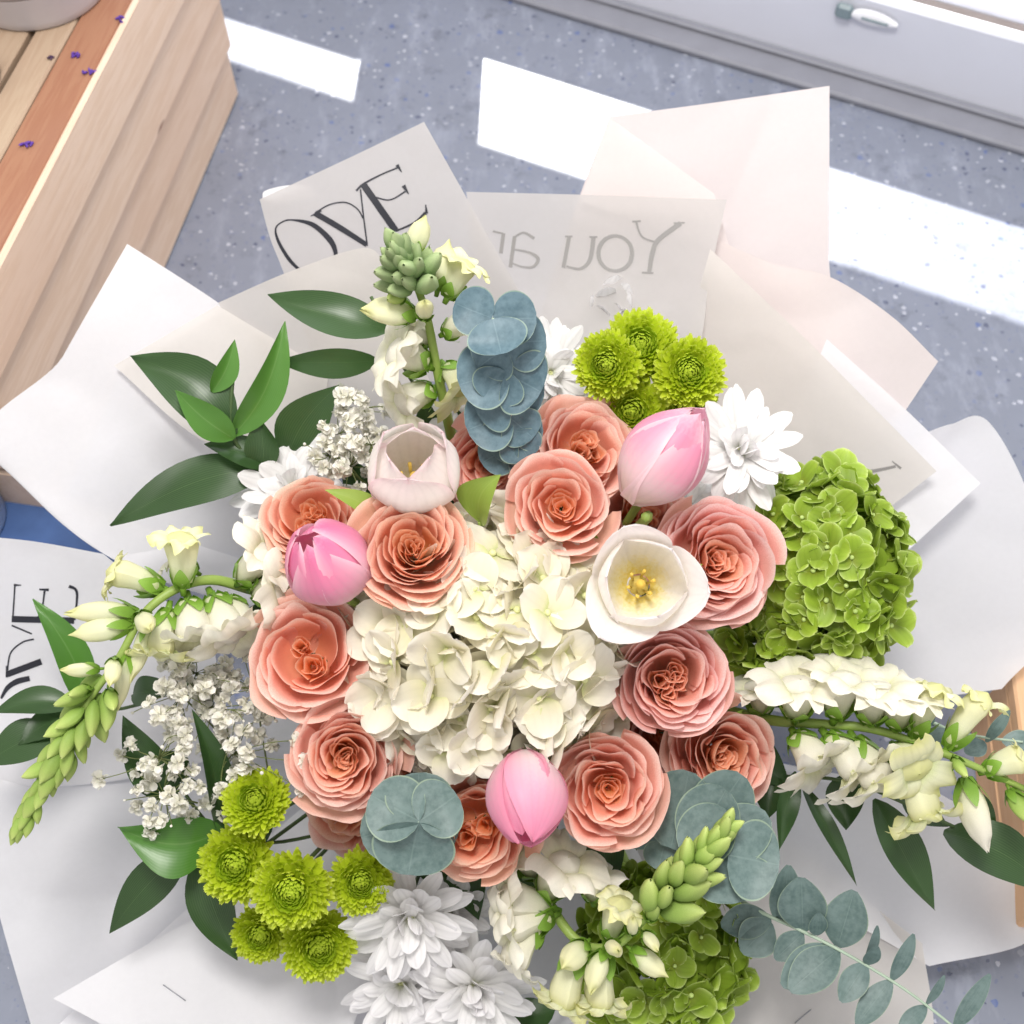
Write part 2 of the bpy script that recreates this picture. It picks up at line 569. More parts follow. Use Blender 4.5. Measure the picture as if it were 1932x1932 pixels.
def s_at_x(x, n):
    return (x - WBASE.x - WN.x * n) / WDIR.x

wbox('bottom_rail', -1.4, 1.4, 0.0, 0.020, 0.0, 0.116, M_FRAME, 0.003)
wbox('sill_strip', -1.4, 1.4, -0.048, -0.0015, 0.0, 0.010, M_STRIP, 0.003)
wbox('bead', -1.4, 1.4, -0.012, -0.0005, 0.0105, 0.017, M_STRIP, 0.002)
wbox('track', -1.4, 1.4, 0.0215, 0.060, 0.0, 0.098, M_TRACK, 0.002)
wbox('outer_ledge', -1.4, 1.4, 0.0615, 0.078, 0.0, 0.112, M_FRAME, 0.002)
wbox('outer_sill', -1.4, 1.4, 0.080, 0.20, 0.0, 0.085, M_FRAME, 0.002)
wbox('mullion', s_at_x(-0.188, 0.01), s_at_x(-0.035, 0.01), 0.002, 0.018, 0.1175, 0.217, M_FRAME)
wbox('left_sun_block', -1.4, s_at_x(-0.188, 0.01) - 0.001, 0.002, 0.018, 0.1175, 0.166, M_FRAME)  # unseen panel, its height shaped to trim the left sun patch
wbox('upper_sun_block', -1.4, 1.4, 0.002, 0.018, 0.2185, 1.3, M_FRAME)  # unseen solid panel, added to block the sun above the opening
# latch on the rail: a grey clamp with a tapered white lever
lp = PZ(1610, 22, 0.08)
r_ = ray(1610, 20)
tt = (WN.dot(WBASE) - WN.dot(CAM)) / WN.dot(r_)
LP = CAM + r_ * tt
def lever(u, v):
    a = u * 2 * PI
    w = 0.011 * math.sqrt(max(0.0, math.sin(PI * (0.04 + 0.93 * v)))) * (1.1 - 0.35 * v)
    return (v * 0.058, -0.004 - 0.005 * abs(math.cos(a)) * (1 if math.cos(a) < 0 else 0.0), math.sin(a) * w)
part('latch_lever', grid('latch_lever', lever, 12, 10, M_LATCH), win, Matrix.Translation(LP) @ Wrot)
def ring(u, v):
    a = u * 2 * PI
    return (0.004 + v * 0.05, -0.0095, math.sin(a) * 0.004 * math.sin(PI * v))
part('latch_slot', box('latch_slot', (0.034, 0.002, 0.003), M_LATCHGREY, 0.0005), win, Matrix.Translation(LP + WDIR * 0.03 - WN * 0.0095) @ Wrot)
part('latch_clamp', box('latch_clamp', (0.022, 0.010, 0.020), M_LATCHGREY, 0.004), win, Matrix.Translation(LP - WDIR * 0.010 - WN * 0.006) @ Wrot)

# the pine crate
CL = Vector((-0.1625, -0.987, 0)).normalized()       # along its long side, towards the viewer
CN = Vector((0.987, -0.1625, 0)).normalized()        # out of its visible side
CB = Vector((-0.343, 1.203, 0))
Crot = Matrix((CL, CN, Vector((0, 0, 1)))).transposed()
if Crot.determinant() < 0:
    Crot = Matrix((CL, -CN, Vector((0, 0, 1)))).transposed()
Crot = Crot.to_4x4()
crate = thing('slatted_crate', 'pale pine slatted crate standing at the upper left', 'crate', Matrix.Translation(CB) @ Crot)
def cbox(name, l0, l1, n0, n1, z0, z1, mat, bev=0.003, dr=0.0):
    me = box(name, (l1 - l0, n1 - n0, z1 - z0), mat, bev)
    pos = CB + CL * ((l0 + l1) / 2) + CN * ((n0 + n1) / 2) + Vector((0, 0, (z0 + z1) / 2))
    return part(name, me, crate, Matrix.Translation(pos) @ Crot @ Matrix.Rotation(dr, 4, 'Z'))
CLEN = 0.64
for k in range(4):
    z0 = 0.002 + k * 0.0722
    cbox('plank', -0.002 * k, CLEN - 0.003 * (k % 2), (-0.0105 if k < 3 else -0.0070) + 0.0066 * (k - 2), 0.0066 * (k - 2), z0, z0 + (0.0682 if k < 3 else 0.0700), M_WOOD, 0.0026, 0.0015 * (k % 3 - 1))
    cbox('plank', 0.0, CLEN, -0.36, -0.343, z0, z0 + 0.0680, M_WOOD)
for k in range(4):
    z0 = 0.002 + k * 0.0722
    cbox('end_plank', CLEN - 0.018, CLEN - 0.002, -0.342, -0.018, z0, z0 + 0.066, M_WOOD)
    cbox('end_plank', 0.002, 0.018, -0.342, -0.018, z0, z0 + 0.066, M_WOOD)
n = -0.0008
for w, m in ((0.042, M_WOODRED), (0.034, M_WOODTOP), (0.075, M_WOODTOP), (0.08, M_WOODTOP), (0.072, M_WOODRED)):
    cbox('top_board', 0.001, CLEN - 0.001, n - w, n, 0.2725, 0.2865, m, 0.002)
    n -= w + (0.0012 if w < 0.04 + 0.003 and m is M_WOODRED else 0.006)

def lathe_data(prof, seg=48, flute=None):
    V, UV, Fc = [], [], []
    for k, (r, z) in enumerate(prof):
        for s in range(seg):
            a = 2 * PI * s / seg
            rr = r * (1 + (flute(a, z) if flute else 0))
            V.append(Vector((rr * math.cos(a), rr * math.sin(a), z)))
            UV.append((s / seg, k / (len(prof) - 1)))
    for k in range(len(prof) - 1):
        for s in range(seg):
            a, b = k * seg + s, k * seg + (s + 1) % seg
            Fc.append((a, b, b + seg, a + seg))
    Fc.append(tuple(range(seg))[::-1])
    return V, Fc, UV

ZT = 0.2866
pot = thing('ceramic_pot', 'grey white ceramic pot with fluted side on the crate top', 'pot', PZ(74, -22, ZT))
V, Fc, UV = lathe_data([(0.066, 0), (0.0685, 0.003), (0.070, 0.010), (0.076, 0.03), (0.080, 0.042)], 64)
part('base', mesh_from('pot_base', V, Fc, M_POT, UV), pot, WM[pot])
V, Fc, UV = lathe_data([(0.080, 0.0425), (0.084, 0.06), (0.088, 0.10), (0.090, 0.13), (0.084, 0.13), (0.080, 0.06), (0.01, 0.055)], 144,
                       lambda a, z: 0.03 * abs(math.sin(a * 18)) if z > 0.045 else 0)
part('fluted_body', mesh_from('pot_body', V, Fc, M_POT, UV), pot, WM[pot])
dish = thing('slate_dish', 'small dark slate dish at the left edge of the crate top', 'dish', PZ(-44, 150, ZT))
V, Fc, UV = lathe_data([(0.018, 0), (0.023, 0.004), (0.025, 0.016), (0.023, 0.017), (0.020, 0.008), (0.001, 0.007)], 40)
part('bowl', mesh_from('slate_bowl', V, Fc, M_DARK, UV), dish, WM[dish])

def blob(n, r, seed, mat, squash=(1, 1, 1)):
    rr = random.Random(seed)
    parts = []
    for k in range(n):
        c = Vector((rr.gauss(0, r), rr.gauss(0, r), abs(rr.gauss(0, r * 0.3)) + r * 0.3))
        d = Vector((rr.uniform(-1, 1), rr.uniform(-1, 1), rr.uniform(0, 0.8))).normalized()
        L = r * rr.uniform(0.9, 2.0)
        parts.append(tube_data([c - d * L, c - d * L * 0.4, c + d * L * 0.4, c + d * L], [r * 0.12, r * 0.5, r * 0.55, r * 0.1], 6))
    V, Fc, UV = join_data(parts)
    for v in V:
        v.z = max(v.z, 0.0002)
    return mesh_from('lavender', V, Fc, mat, UV)
for k, (x, y, r, m, lb) in enumerate((
        (232, 38, 0.0024, M_LAV, 'purple dried lavender floret nearest the ceramic pot'),
        (140, 108, 0.0024, M_LAV, 'bright purple lavender floret in the middle of the reddish board'),
        (95, 108, 0.0020, M_LAVDARK, 'brownish dried lavender crumb on the pale board'),
        (165, 140, 0.0024, M_LAV, 'forked purple lavender floret near the edge of the reddish board'),
        (55, 275, 0.0026, M_LAV, 'lone purple lavender floret low on the reddish board'))):
    o = part('lavender_floret', blob(5, r, 40 + k, m), None, Matrix.Translation(PZ(x, y, ZT + 0.0002)))
    o['label'] = lb
    o['category'] = 'flower'
    o['group'] = 'lavender florets on the crate'

# left edge: dark box, pale blue bucket, blue slab added for the floor's shade
dk = thing('dark_box', 'dark brown box behind the wrapping paper at the left edge', 'box', PZ(-60, 830, 0.0))
for k in range(2):
    part('side_board', box('dark_board', (0.17, 0.15, 0.055), M_DARKWOOD, 0.004), dk, Matrix.Translation(PZ(-62, 845, 0.0) + Vector((0, 0.02, 0.0285 + 0.057 * k))) @ Matrix.Rotation(0.16, 4, 'Z'))
shade_slab = thing('blue_shade_slab', 'flat blue slab added for the shaded blue floor at the left', 'shade_slab', PZ(70, 1000, 0.0))
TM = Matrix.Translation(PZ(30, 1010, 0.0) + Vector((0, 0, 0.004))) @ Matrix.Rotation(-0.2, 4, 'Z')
part('slab_base', box('slab_base', (0.26, 0.17, 0.008), M_BLUE, 0.002), shade_slab, TM)
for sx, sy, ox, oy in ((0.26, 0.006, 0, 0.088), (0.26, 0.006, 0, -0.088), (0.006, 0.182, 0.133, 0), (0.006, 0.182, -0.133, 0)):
    part('slab_rim', box('slab_rim', (sx, sy, 0.016), M_BLUE, 0.002), shade_slab, TM @ Matrix.Translation((ox, oy, 0.004)))
bk = thing('blue_bucket', 'pale blue bucket at the left edge beside the bouquet', 'bucket', PZ(-78, 985, 0.009))
V, Fc, UV = lathe_data([(0.045, 0), (0.048, 0.003), (0.055, 0.10), (0.058, 0.105), (0.058, 0.112), (0.054, 0.112), (0.046, 0.01), (0.001, 0.008)], 56)
part('body', mesh_from('bucket_body', V, Fc, M_BUCKET, UV), bk, WM[bk])
V, Fc, UV = lathe_data([(0.0585, 0.104), (0.0610, 0.106), (0.0610, 0.112), (0.0585, 0.114)], 56)
part('rim', mesh_from('bucket_rim', V, Fc, M_BUCKET, UV), bk, WM[bk])
# right edge: a second wooden box
rb = thing('wooden_box', 'tan wooden box at the right edge behind the wrapping paper', 'box', PZ(2050, 1450, 0.0))
b0 = PZ(1862, 1720, 0.06)
b1 = PZ(1862, 1230, 0.06)
ax = (b1 - b0)
ax.z = 0
ax = Vector((0.10, 1.0, 0)).normalized()
Rb = Matrix((ax, Vector((0, 0, 1)).cross(ax), Vector((0, 0, 1)))).transposed().to_4x4()
for k in range(3):
    part('plank', box('tan_plank', (0.20, 0.10, 0.016), M_WOODTAN, 0.002), rb,
         Matrix.Translation(PZ(1920, 1440, 0.10) + Vector((0.05 + 0.103 * k, -0.02, 0))) @ Rb)
for k in range(2):
    part('side_plank', box('tan_side_plank', (0.20, 0.014, 0.044), M_WOODTAN, 0.002), rb,
         Matrix.Translation(PZ(1920, 1440, 0.10) + Vector((0.008, -0.02, -0.032 - 0.046 * k))) @ Rb)

# ------------------------------------------------------------------ wrapping paper
SHEETS = {}
BIND = P(985, 1235, 1.02)
def spl(ps, t):
    n = len(ps) - 1
    if n == 1:
        return ps[0].lerp(ps[1], t)
    x = min(t * n, n - 1e-6)
    i = int(x)
    f = x - i
    p1, p2 = ps[i], ps[i + 1]
    p0 = ps[i - 1] if i > 0 else p1 * 2 - p2
    p3 = ps[i + 2] if i + 2 <= n else p2 * 2 - p1
    return 0.5 * ((2 * p1) + (p2 - p0) * f + (2 * p0 - 5 * p1 + 4 * p2 - p3) * f * f + (3 * p1 - p0 - 3 * p2 + p3) * f ** 3)

def sheet(key, label, mat, rows, nu=64, nv=56, wr=0.0018, seed=0.0, cone=True, lin=False):
    W = [[P(*c) for c in r] for r in rows]
    if cone:                                          # run on down to where the stems are tied
        W.append([q.lerp(BIND, 0.72) for q in W[-1]])
    base = P(sum(c[0] for r in rows for c in r) / sum(len(r) for r in rows),
             sum(c[1] for r in rows for c in r) / sum(len(r) for r in rows), 0.93)
    def fn(u, v):
        cs = [spl(r, u) for r in W]
        if lin:
            xx = min(v * (len(cs) - 1), len(cs) - 1 - 1e-6)
            q = cs[int(xx)].lerp(cs[int(xx) + 1], xx - int(xx))
        else:
            q = spl(cs, v)
        w = noise.noise(q * 14 + Vector((seed, 0, 0))) * wr * 1.6 + noise.noise(q * 45 + Vector((0, seed, 0))) * wr * 0.35 \
            + abs(noise.noise(q * 8 + Vector((seed * 3, 0, seed)))) ** 0.8 * wr * 3.2 + abs(noise.noise(q * 17 + Vector((0, seed * 2, 0)))) * wr * 1.1
        return q + (CAM - q).normalized() * w - base
    o = bpy.data.objects.new('wrapping_paper', grid('wrapping_paper', fn, nu, nv, mat))
    link(o)
    o.location = base
    WM[o] = Matrix.Translation(base)
    o['label'] = label
    o['category'] = 'paper'
    o['group'] = 'sheets of wrapping paper around the bouquet'
    SHEETS[key] = o
    return o

sheet('tr', 'pinkish white sheet of wrapping paper rising highest at the upper right', M_PAPER_P,
      [[(1150, 220, .95), (1360, 192, .955), (1565, 162, .95)], [(1070, 440, .965), (1320, 480, .97), (1564, 480, .955)],
       [(1000, 700, .985), (1250, 800, .99), (1560, 830, .97)]], seed=1)
sheet('tr2', 'pale folded flap of paper left of the tallest sheet', M_PAPER_P,
      [[(1151, 222, .944), (1348, 366, .944)], [(1093, 378, .946), (1380, 480, .946)]], 16, 16, seed=2, cone=False)
sheet('r1', 'sheet with curved upper edge and blunt corner right of the tallest sheet', M_PAPER_P,
      [[(1352, 452, .935), (1460, 498, .94), (1565, 522, .93), (1680, 595, .92), (1770, 682, .915)],
       [(1250, 800, .97), (1350, 850, .97), (1450, 880, .96), (1560, 880, .95), (1706, 778, .925)]], seed=3, lin=True)
sheet('r1b', 'narrow white sheet showing beside the pointed beige corner', M_PAPER_W,
      [[(1560, 640, .925), (1708, 772, .918), (1850, 912, .91)], [(1450, 900, .95), (1600, 980, .94), (1717, 1035, .92)]], seed=4, lin=True)
sheet('r2', 'beige shaded sheet with pointed corner above the round green hydrangea', M_PAPER_B,
      [[(1340, 470, .915), (1508, 628, .905), (1640, 760, .90), (1767, 889, .895)],
       [(1250, 800, .95), (1380, 880, .945), (1540, 950, .93), (1660, 972, .915)]], seed=5, lin=True)
sheet('r3', 'large white sheet with rounded corner at the right edge', M_PAPER_W,
      [[(1750, 815, .93), (1795, 800, .93), (1862, 793, .93), (1940, 930, .93), (2010, 1150, .93), (1890, 1300, .93)],
       [(1640, 960, .955), (1660, 980, .957), (1680, 1000, .96), (1640, 1100, .97), (1560, 1200, .97), (1500, 1350, .97)]], 60, 28, seed=6, lin=True)
sheet('r4', 'bluish white sheet spread below the right snapdragon', M_PAPER_W,
      [[(1760, 1490, .93), (1870, 1560, .92), (1955, 1680, .91), (1940, 1776, .90), (1753, 1823, .89)],
       [(1400, 1420, .97), (1450, 1450, .97), (1450, 1500, .96), (1420, 1550, .95), (1380, 1600, .94)]], 50, 28, seed=7)
sheet('b1', 'beige shaded sheet under the eucalyptus sprig at the lower right', M_PAPER_B,
      [[(1740, 1780, .895), (1762, 1940, .875), (1740, 2040, .86), (1300, 2050, .85)],
       [(1450, 1560, .95), (1350, 1600, .95), (1250, 1600, .95), (1150, 1600, .95)]], seed=8)
sheet('b2', 'broad white sheet across the bottom in front of the daisies', M_PAPER_W,
      [[(1400, 2080, .835), (1000, 2090, .835), (500, 2060, .835), (80, 1960, .85)],
       [(1200, 1600, .95), (1000, 1600, .95), (800, 1600, .95), (600, 1500, .95)]], seed=9, wr=0.0042)
sheet('b3', 'wide white sheet filling the lower left corner', M_PAPER_W,
      [[(66, 1960, .865), (0, 1732, .87), (-60, 1500, .88), (-90, 1250, .885)],
       [(600, 1700, .95), (560, 1560, .96), (520, 1450, .96), (500, 1350, .96)]], seed=10, wr=0.0040)
sheet('b4', 'creased white flap with a staple at the lower left', M_PAPER_W,
      [[(100, 1884, .832), (330, 1995, .825), (640, 2060, .82)], [(260, 1792, .855), (440, 1860, .85), (670, 1925, .845)],
       [(470, 1675, .885), (570, 1735, .88), (740, 1790, .87)]], seed=11, wr=0.0034, cone=False)
sheet('l1', 'lower left printed sheet with black letters reading upward', M_PAPER_W,
      [[(-80, 1008, .865), (60, 1021, .865), (195, 1045, .87)], [(-80, 1250, .88), (150, 1250, .885), (400, 1220, .91)],
       [(-80, 1480, .885), (150, 1480, .90), (420, 1420, .93)]], seed=12)
sheet('l2', 'large white sheet leaning on the crate at the left', M_PAPER_W,
      [[(240, 460, .90), (410, 570, .91), (560, 680, .93)], [(120, 670, .885), (330, 760, .91), (560, 840, .95)],
       [(5, 882, .875), (195, 1042, .89), (480, 1130, .95)]], seed=13)
sheet('l3', 'translucent inner flap behind the ruscus leaves at the left', M_PAPER_B,
      [[(410, 576, .899), (500, 630, .91), (620, 700, .925)], [(215, 690, .884), (380, 830, .90), (600, 930, .945)]], 20, 20, seed=14, cone=False)
sheet('t2', 'grey printed sheet with pale mirrored lettering at the top', M_PAPER_G,
      [[(880, 362, .92), (1120, 368, .925), (1371, 377, .915)], [(900, 520, .93), (1110, 530, .935), (1340, 515, .92)],
       [(960, 760, .93), (1120, 780, .935), (1290, 740, .925)]], seed=15, wr=0.0006)
sheet('t1', 'tilted printed sheet with bold black letters at the top', M_PAPER_G,
      [[(490, 376, .90), (650, 302, .905), (800, 230, .90)], [(510, 450, .91), (700, 405, .915), (892, 394, .912)],
       [(538, 522, .92), (740, 540, .93), (985, 560, .925)], [(600, 700, .95), (820, 720, .955), (1085, 738, .95)]], seed=16, wr=0.0006, cone=False)
sheet('t1b', 'small rolled white paper edge beside the bold black letters', M_PAPER_W,
      [[(495, 374, .9005), (500, 360, .903), (540, 350, .908), (584, 350, .912)], [(495, 374, .9005), (520, 384, .905), (560, 380, .910), (600, 370, .914)]], 16, 6, wr=0, seed=17, cone=False)
sheet('t3', 'white sheet with curved top edge covering the foot of the bold letters', M_PAPER_B,
      [[(412, 571, .905), (545, 513, .893), (685, 468, .888), (730, 500, .893)],
       [(480, 700, .93), (600, 720, .93), (720, 690, .93), (790, 660, .93)]], seed=18)

# print on the paper: ribbons that follow the sheet
def bvh_of(o):
    me = o.data
    return BVHTree.FromPolygons([o.location + v.co for v in me.vertices], [tuple(p.vertices) for p in me.polygons])

def on_sheet(bvh, x, y, lift):
    r = ray(x, y).normalized()
    hit = bvh.ray_cast(CAM, r)
    if hit[0] is None:
        return None
    return hit[0] - r * lift

def stroke(bvh, pts, widths, lift):
    ps = smooth_path([(p[0], p[1], 0) for p in pts], 8) if len(pts) > 2 else [Vector((pts[0][0], pts[0][1], 0)).lerp(Vector((pts[1][0], pts[1][1], 0)), k / 10) for k in range(11)]
    n = len(ps)
    V, Fc = [], []
    for k in range(n):
        t = (ps[min(k + 1, n - 1)] - ps[max(k - 1, 0)]).normalized()
        nn = Vector((-t.y, t.x, 0))
        f = k / (n - 1)
        if isinstance(widths, (tuple, list)):
            q = f * (len(widths) - 1)
            i = min(int(q), len(widths) - 2)
            w = widths[i] + (widths[i + 1] - widths[i]) * (q - i)
        else:
            w = widths
        a = on_sheet(bvh, ps[k].x + nn.x * w / 2, ps[k].y + nn.y * w / 2, lift)
        b = on_sheet(bvh, ps[k].x - nn.x * w / 2, ps[k].y - nn.y * w / 2, lift)
        V.append(a)
        V.append(b)
    for k in range(n - 1):
        q = (2 * k, 2 * k + 1, 2 * k + 3, 2 * k + 2)
        if all(V[i] is not None for i in q):
            Fc.append(q)
    V = [v if v is not None else Vector((0, 0, 0)) for v in V]
    used = sorted({i for q in Fc for i in q})
    mp = {i: k for k, i in enumerate(used)}
    return [V[i] for i in used], [tuple(mp[i] for i in q) for q in Fc], [(0, 0)] * len(used)

def letter(key, strokes, mat, lift=0.0004):
    o = SHEETS[key]
    bvh = bvh_of(o)
    datas = [stroke(bvh, p, w, lift + 0.00004 * i) for i, (p, w) in enumerate(strokes)]
    V, Fc, UV = join_data(datas)
    part('letter', mesh_from('letter', V, Fc, mat, UV), o)

# bold letters on the tilted sheet
letter('t1', [([(567, 511), (546, 490), (526, 457), (520, 432), (532, 419), (552, 415), (590, 424), (622, 452), (633, 476), (630, 492)],
               (5, 7, 6, 3, 2.5, 3, 9, 11, 8, 4))], M_INK)
letter('t1', [([(594, 402), (642, 430), (692, 462)], (11, 11, 9)), ([(680, 357), (686, 410), (693, 464)], 3),
              ([(594, 402), (622, 386), (652, 382), (674, 394), (685, 412)], 2.6), ([(586, 408), (606, 397)], (1.5, 5))], M_INK)
letter('t1', [([(684, 346), (747, 436)], 13), ([(672, 360), (686, 347), (720, 329), (754, 315)], (4, 4, 3, 3)),
              ([(749, 311), (758, 325)], (7, 1.5)), ([(708, 372), (736, 377), (765, 361)], (3, 2.5, 3)), ([(761, 350), (771, 366)], (8, 2)),
              ([(747, 436), (782, 420), (803, 402)], (3, 4, 7)), ([(803, 386), (805, 403)], (2, 6))], M_INK)
# rising letters on the lower left sheet
letter('l1', [([(22, 1168), (140, 1171)], 12), ([(28, 1105), (24, 1168)], 3), ([(26, 1104), (40, 1104)], (5, 1.5)),
              ([(84, 1115), (79, 1150), (70, 1166)], (4, 2.5, 2.5)), ([(74, 1112), (92, 1113)], (3, 5)),
              ([(130, 1106), (145, 1118), (141, 1170)], (6, 5, 3))], M_INK)
letter('l1', [([(22, 1180), (60, 1196)], 3), ([(14, 1272), (78, 1248)], 12), ([(14, 1265), (20, 1232), (42, 1212), (64, 1206)], 3),
              ([(12, 1256), (13, 1278)], (2, 5))], M_INK)
letter('l1', [([(2, 1318), (14, 1298), (32, 1286), (56, 1280)], (4, 9, 11, 10))], M_INK)
# mirrored lettering on the grey sheet
letter('t2', [([(1284, 421), (1242, 453), (1231, 478), (1225, 513)], (9, 9, 9, 8)), ([(1200, 418), (1211, 446), (1238, 457)], (4, 3.5, 3)),
              ([(1271, 421), (1292, 420)], 3), ([(1193, 418), (1209, 417)], 3), ([(1211, 514), (1233, 515)], 3)], M_GREYINK)
letter('t2', [([(1161 + 32 * math.cos(a), 478 - 33 * math.sin(a)) for a in [k * PI / 6 for k in range(13)]],
               [5 + 3 * abs(math.cos(k * PI / 6 + 0.3)) for k in range(13)])], M_GREYINK)
letter('t2', [([(1120, 447), (1113, 490), (1094, 507), (1068, 502)], (8, 8, 5, 3)), ([(1074, 446), (1063, 505)], 7), ([(1066, 446), (1080, 446)], 3),
              ([(1112, 447), (1127, 447)], 3)], M_GREYINK)
letter('t2', [([(971, 446), (963, 504)], 7), ([(970, 448), (988, 439), (1008, 450)], (4, 4, 6)),
              ([(967, 470), (998, 476), (1015, 488), (1006, 503), (985, 503), (965, 496)], (3, 4, 7, 5, 3, 3))], M_GREYINK)
letter('t2', [([(950, 440), (945, 478)], 7), ([(930, 436), (950, 441)], (4, 3))], M_GREYINK)
letter('r2', [([(1640, 890), (1662, 886), (1690, 880)], (7, 6, 5)), ([(1683, 870), (1700, 884)], (2, 5))], M_GREYINK)

def staple(key, x0, y0, x1, y1):
    o = SHEETS[key]
    bvh = bvh_of(o)
    a, b = on_sheet(bvh, x0, y0, 0.0006), on_sheet(bvh, x1, y1, 0.0006)
    a2, b2 = on_sheet(bvh, x0, y0, -0.001), on_sheet(bvh, x1, y1, -0.001)
    if a and b:
        part('staple', tube('staple', [a2, a, b, b2], 0.0004, M_STAPLE, 6), o)
staple('b4', 308, 1858, 350, 1888)
staple('b1', 1500, 1930, 1530, 1905)

# ------------------------------------------------------------------ flowers: shared builders
def stem_path(head, direction, back=0.05):
    p1 = Vector(head) - Vector(direction) * back
    mid = p1.lerp(BIND, 0.5) - Vector(direction) * back * 0.5
    foot = BIND + (BIND - p1).normalized() * 0.03
    return smooth_path([Vector(head) - Vector(direction) * 0.004, p1, mid, BIND + (p1 - BIND).normalized() * 0.012, foot], 4)

def add_stem(parent, head, direction, r=0.0022, mat=None, back=0.05):
    pts = stem_path(head, direction, back)
    part('stem', tube('stem', pts, r, mat or M_STEM, 6), parent)

# ---- roses
def rose_set(seed, style='spiral'):
    rr = random.Random(seed)
    out = []
    nl = rr.choice((8, 9, 9, 10))
    cnt = [3, 3, 3, 4, 4, 5, 5, 5, 5, 5]
    cupz = rr.uniform(0.85, 1.2)
    droop = rr.uniform(0.35, 0.62)
    off = (rr.uniform(-.14, .14), rr.uniform(-.14, .14))
    k0 = {'spiral': 0, 'quartered': 4, 'open': 3}[style]
    for k in range(k0, nl):
        f = k / (nl - 1)
        rho = 0.07 + 0.93 * f ** 0.95
        zr = 0.20 + 0.34 * cupz * math.sin(min(1.0, f / 0.55) * PI / 2) - droop * max(0.0, (f - 0.55) / 0.45) ** 1.5
        n = cnt[k]
        a0 = rr.uniform(0, 2 * PI)
        for i in range(n):
            az0 = a0 + 2 * PI * (i + rr.uniform(-.25, .25)) / n
            hw = (PI / n) * rr.uniform(1.25, 1.65)
            R = rho * rr.uniform(0.89, 1.11)
            Z = zr + rr.uniform(-.09, .09)
            ph, fr, am = rr.uniform(0, 6.28), rr.uniform(0.9, 2.4), rr.uniform(0.03, 0.085) * (1.15 - 0.3 * f)
            curl = rr.uniform(0.04, 0.12) * (0.3 + 1.1 * f)
            spiral = rr.uniform(0.08, 0.20) * (1 if seed % 2 else -1)
            bulge = rr.uniform(0.85, 1.15)
            notch = rr.uniform(0, 0.07)
            cx, cy = off[0] * (1 - f), off[1] * (1 - f)
            def fn(u, v, az0=az0, hw=hw, R=R, Z=Z, ph=ph, fr=fr, am=am, curl=curl, spiral=spiral, bulge=bulge, f=f, cx=cx, cy=cy, notch=notch):
                U = 2 * u - 1
                az = az0 + U * hw * (0.35 + 0.65 * min(1.0, v * 1.7))
                top = 1 - 0.16 * abs(U) ** 3.2 - notch * math.exp(-(U * 5) ** 2)
                t = v * top
                prof = math.sin(min(1.0, t * 1.04) * PI / 2) ** (0.62 * bulge)
                r = R * (0.12 + 0.88 * prof) * (1 + spiral * U)
                z = -0.42 + (Z + 0.42) * t ** (1.15 + 0.5 * f)
                e = max(0.0, t - 0.72) / 0.28
                r += curl * e * e
                z -= curl * 0.75 * e ** 3
                w = am * t ** 2
                r += w * math.sin(U * fr * 2 + ph)
                z += w * 0.8 * math.sin(U * fr * 3.1 + ph * 1.7)
                r += am * 0.30 * e * math.sin(U * 8 + ph)
                z += am * 0.25 * e * math.sin(U * 10 + ph * 2.3)
                return (r * math.cos(az) + cx, r * math.sin(az) + cy, z)
            m = M_ROSE[0] if f < 0.30 else M_ROSE[1] if f < 0.62 else M_ROSE[2] if f < 0.95 else M_ROSE[3]
            out.append((f, grid('rose_petal', fn, 14, 10, m)))
    spots = [(0.0, 0.0, 0.20, 6)]
    if style == 'quartered':
        q0 = rr.uniform(0, 6.28)
        m_ = rr.choice((2, 3, 4))
        spots = [(rr.uniform(.12, .24) * math.cos(q0 + j * 6.28 / m_ + rr.uniform(-.5, .5)), rr.uniform(.12, .24) * math.sin(q0 + j * 6.28 / m_ + rr.uniform(-.5, .5)),
                  rr.uniform(.16, .27), 6) for j in range(m_)]
    elif style == 'open':
        spots = [(rr.uniform(-.12, .12), rr.uniform(-.12, .12), 0.28, 9)]
    for sx, sy, sr, cnt_ in spots:                    # folded petals in the heart
        q1 = rr.uniform(0, 6.28)
        for i in range(cnt_):
            az0 = q1 + i * 2.4
            R = sr * (0.2 + 0.8 * i / cnt_)
            ph = rr.uniform(0, 6.28)
            ln = 0.10 + 0.75 * R
            hh = {'spiral': 0.46, 'quartered': 0.60, 'open': 0.40}[style] * rr.uniform(0.75, 1.12)
            def fn(u, v, az0=az0, R=R, ph=ph, ln=ln, hh=hh, sx=sx, sy=sy):
                U = 2 * u - 1
                s_ = U * ln * (0.5 + 0.5 * v)
                bend = -0.55 * (U * ln) ** 2 / max(R, 0.06) + 0.03 * v * math.sin(U * 4 + ph)
                x = R + bend * 0.8 + 0.06 * v * v
                z = -0.2 + v * hh * (1 - 0.22 * U * U) + 0.02 * math.sin(U * 5 + ph) * v
                return (x * math.cos(az0) - s_ * math.sin(az0) + sx, x * math.sin(az0) + s_ * math.cos(az0) + sy, z)
            out.append((0.0, grid('rose_petal', fn, 8, 6, M_ROSE[0])))
    return out

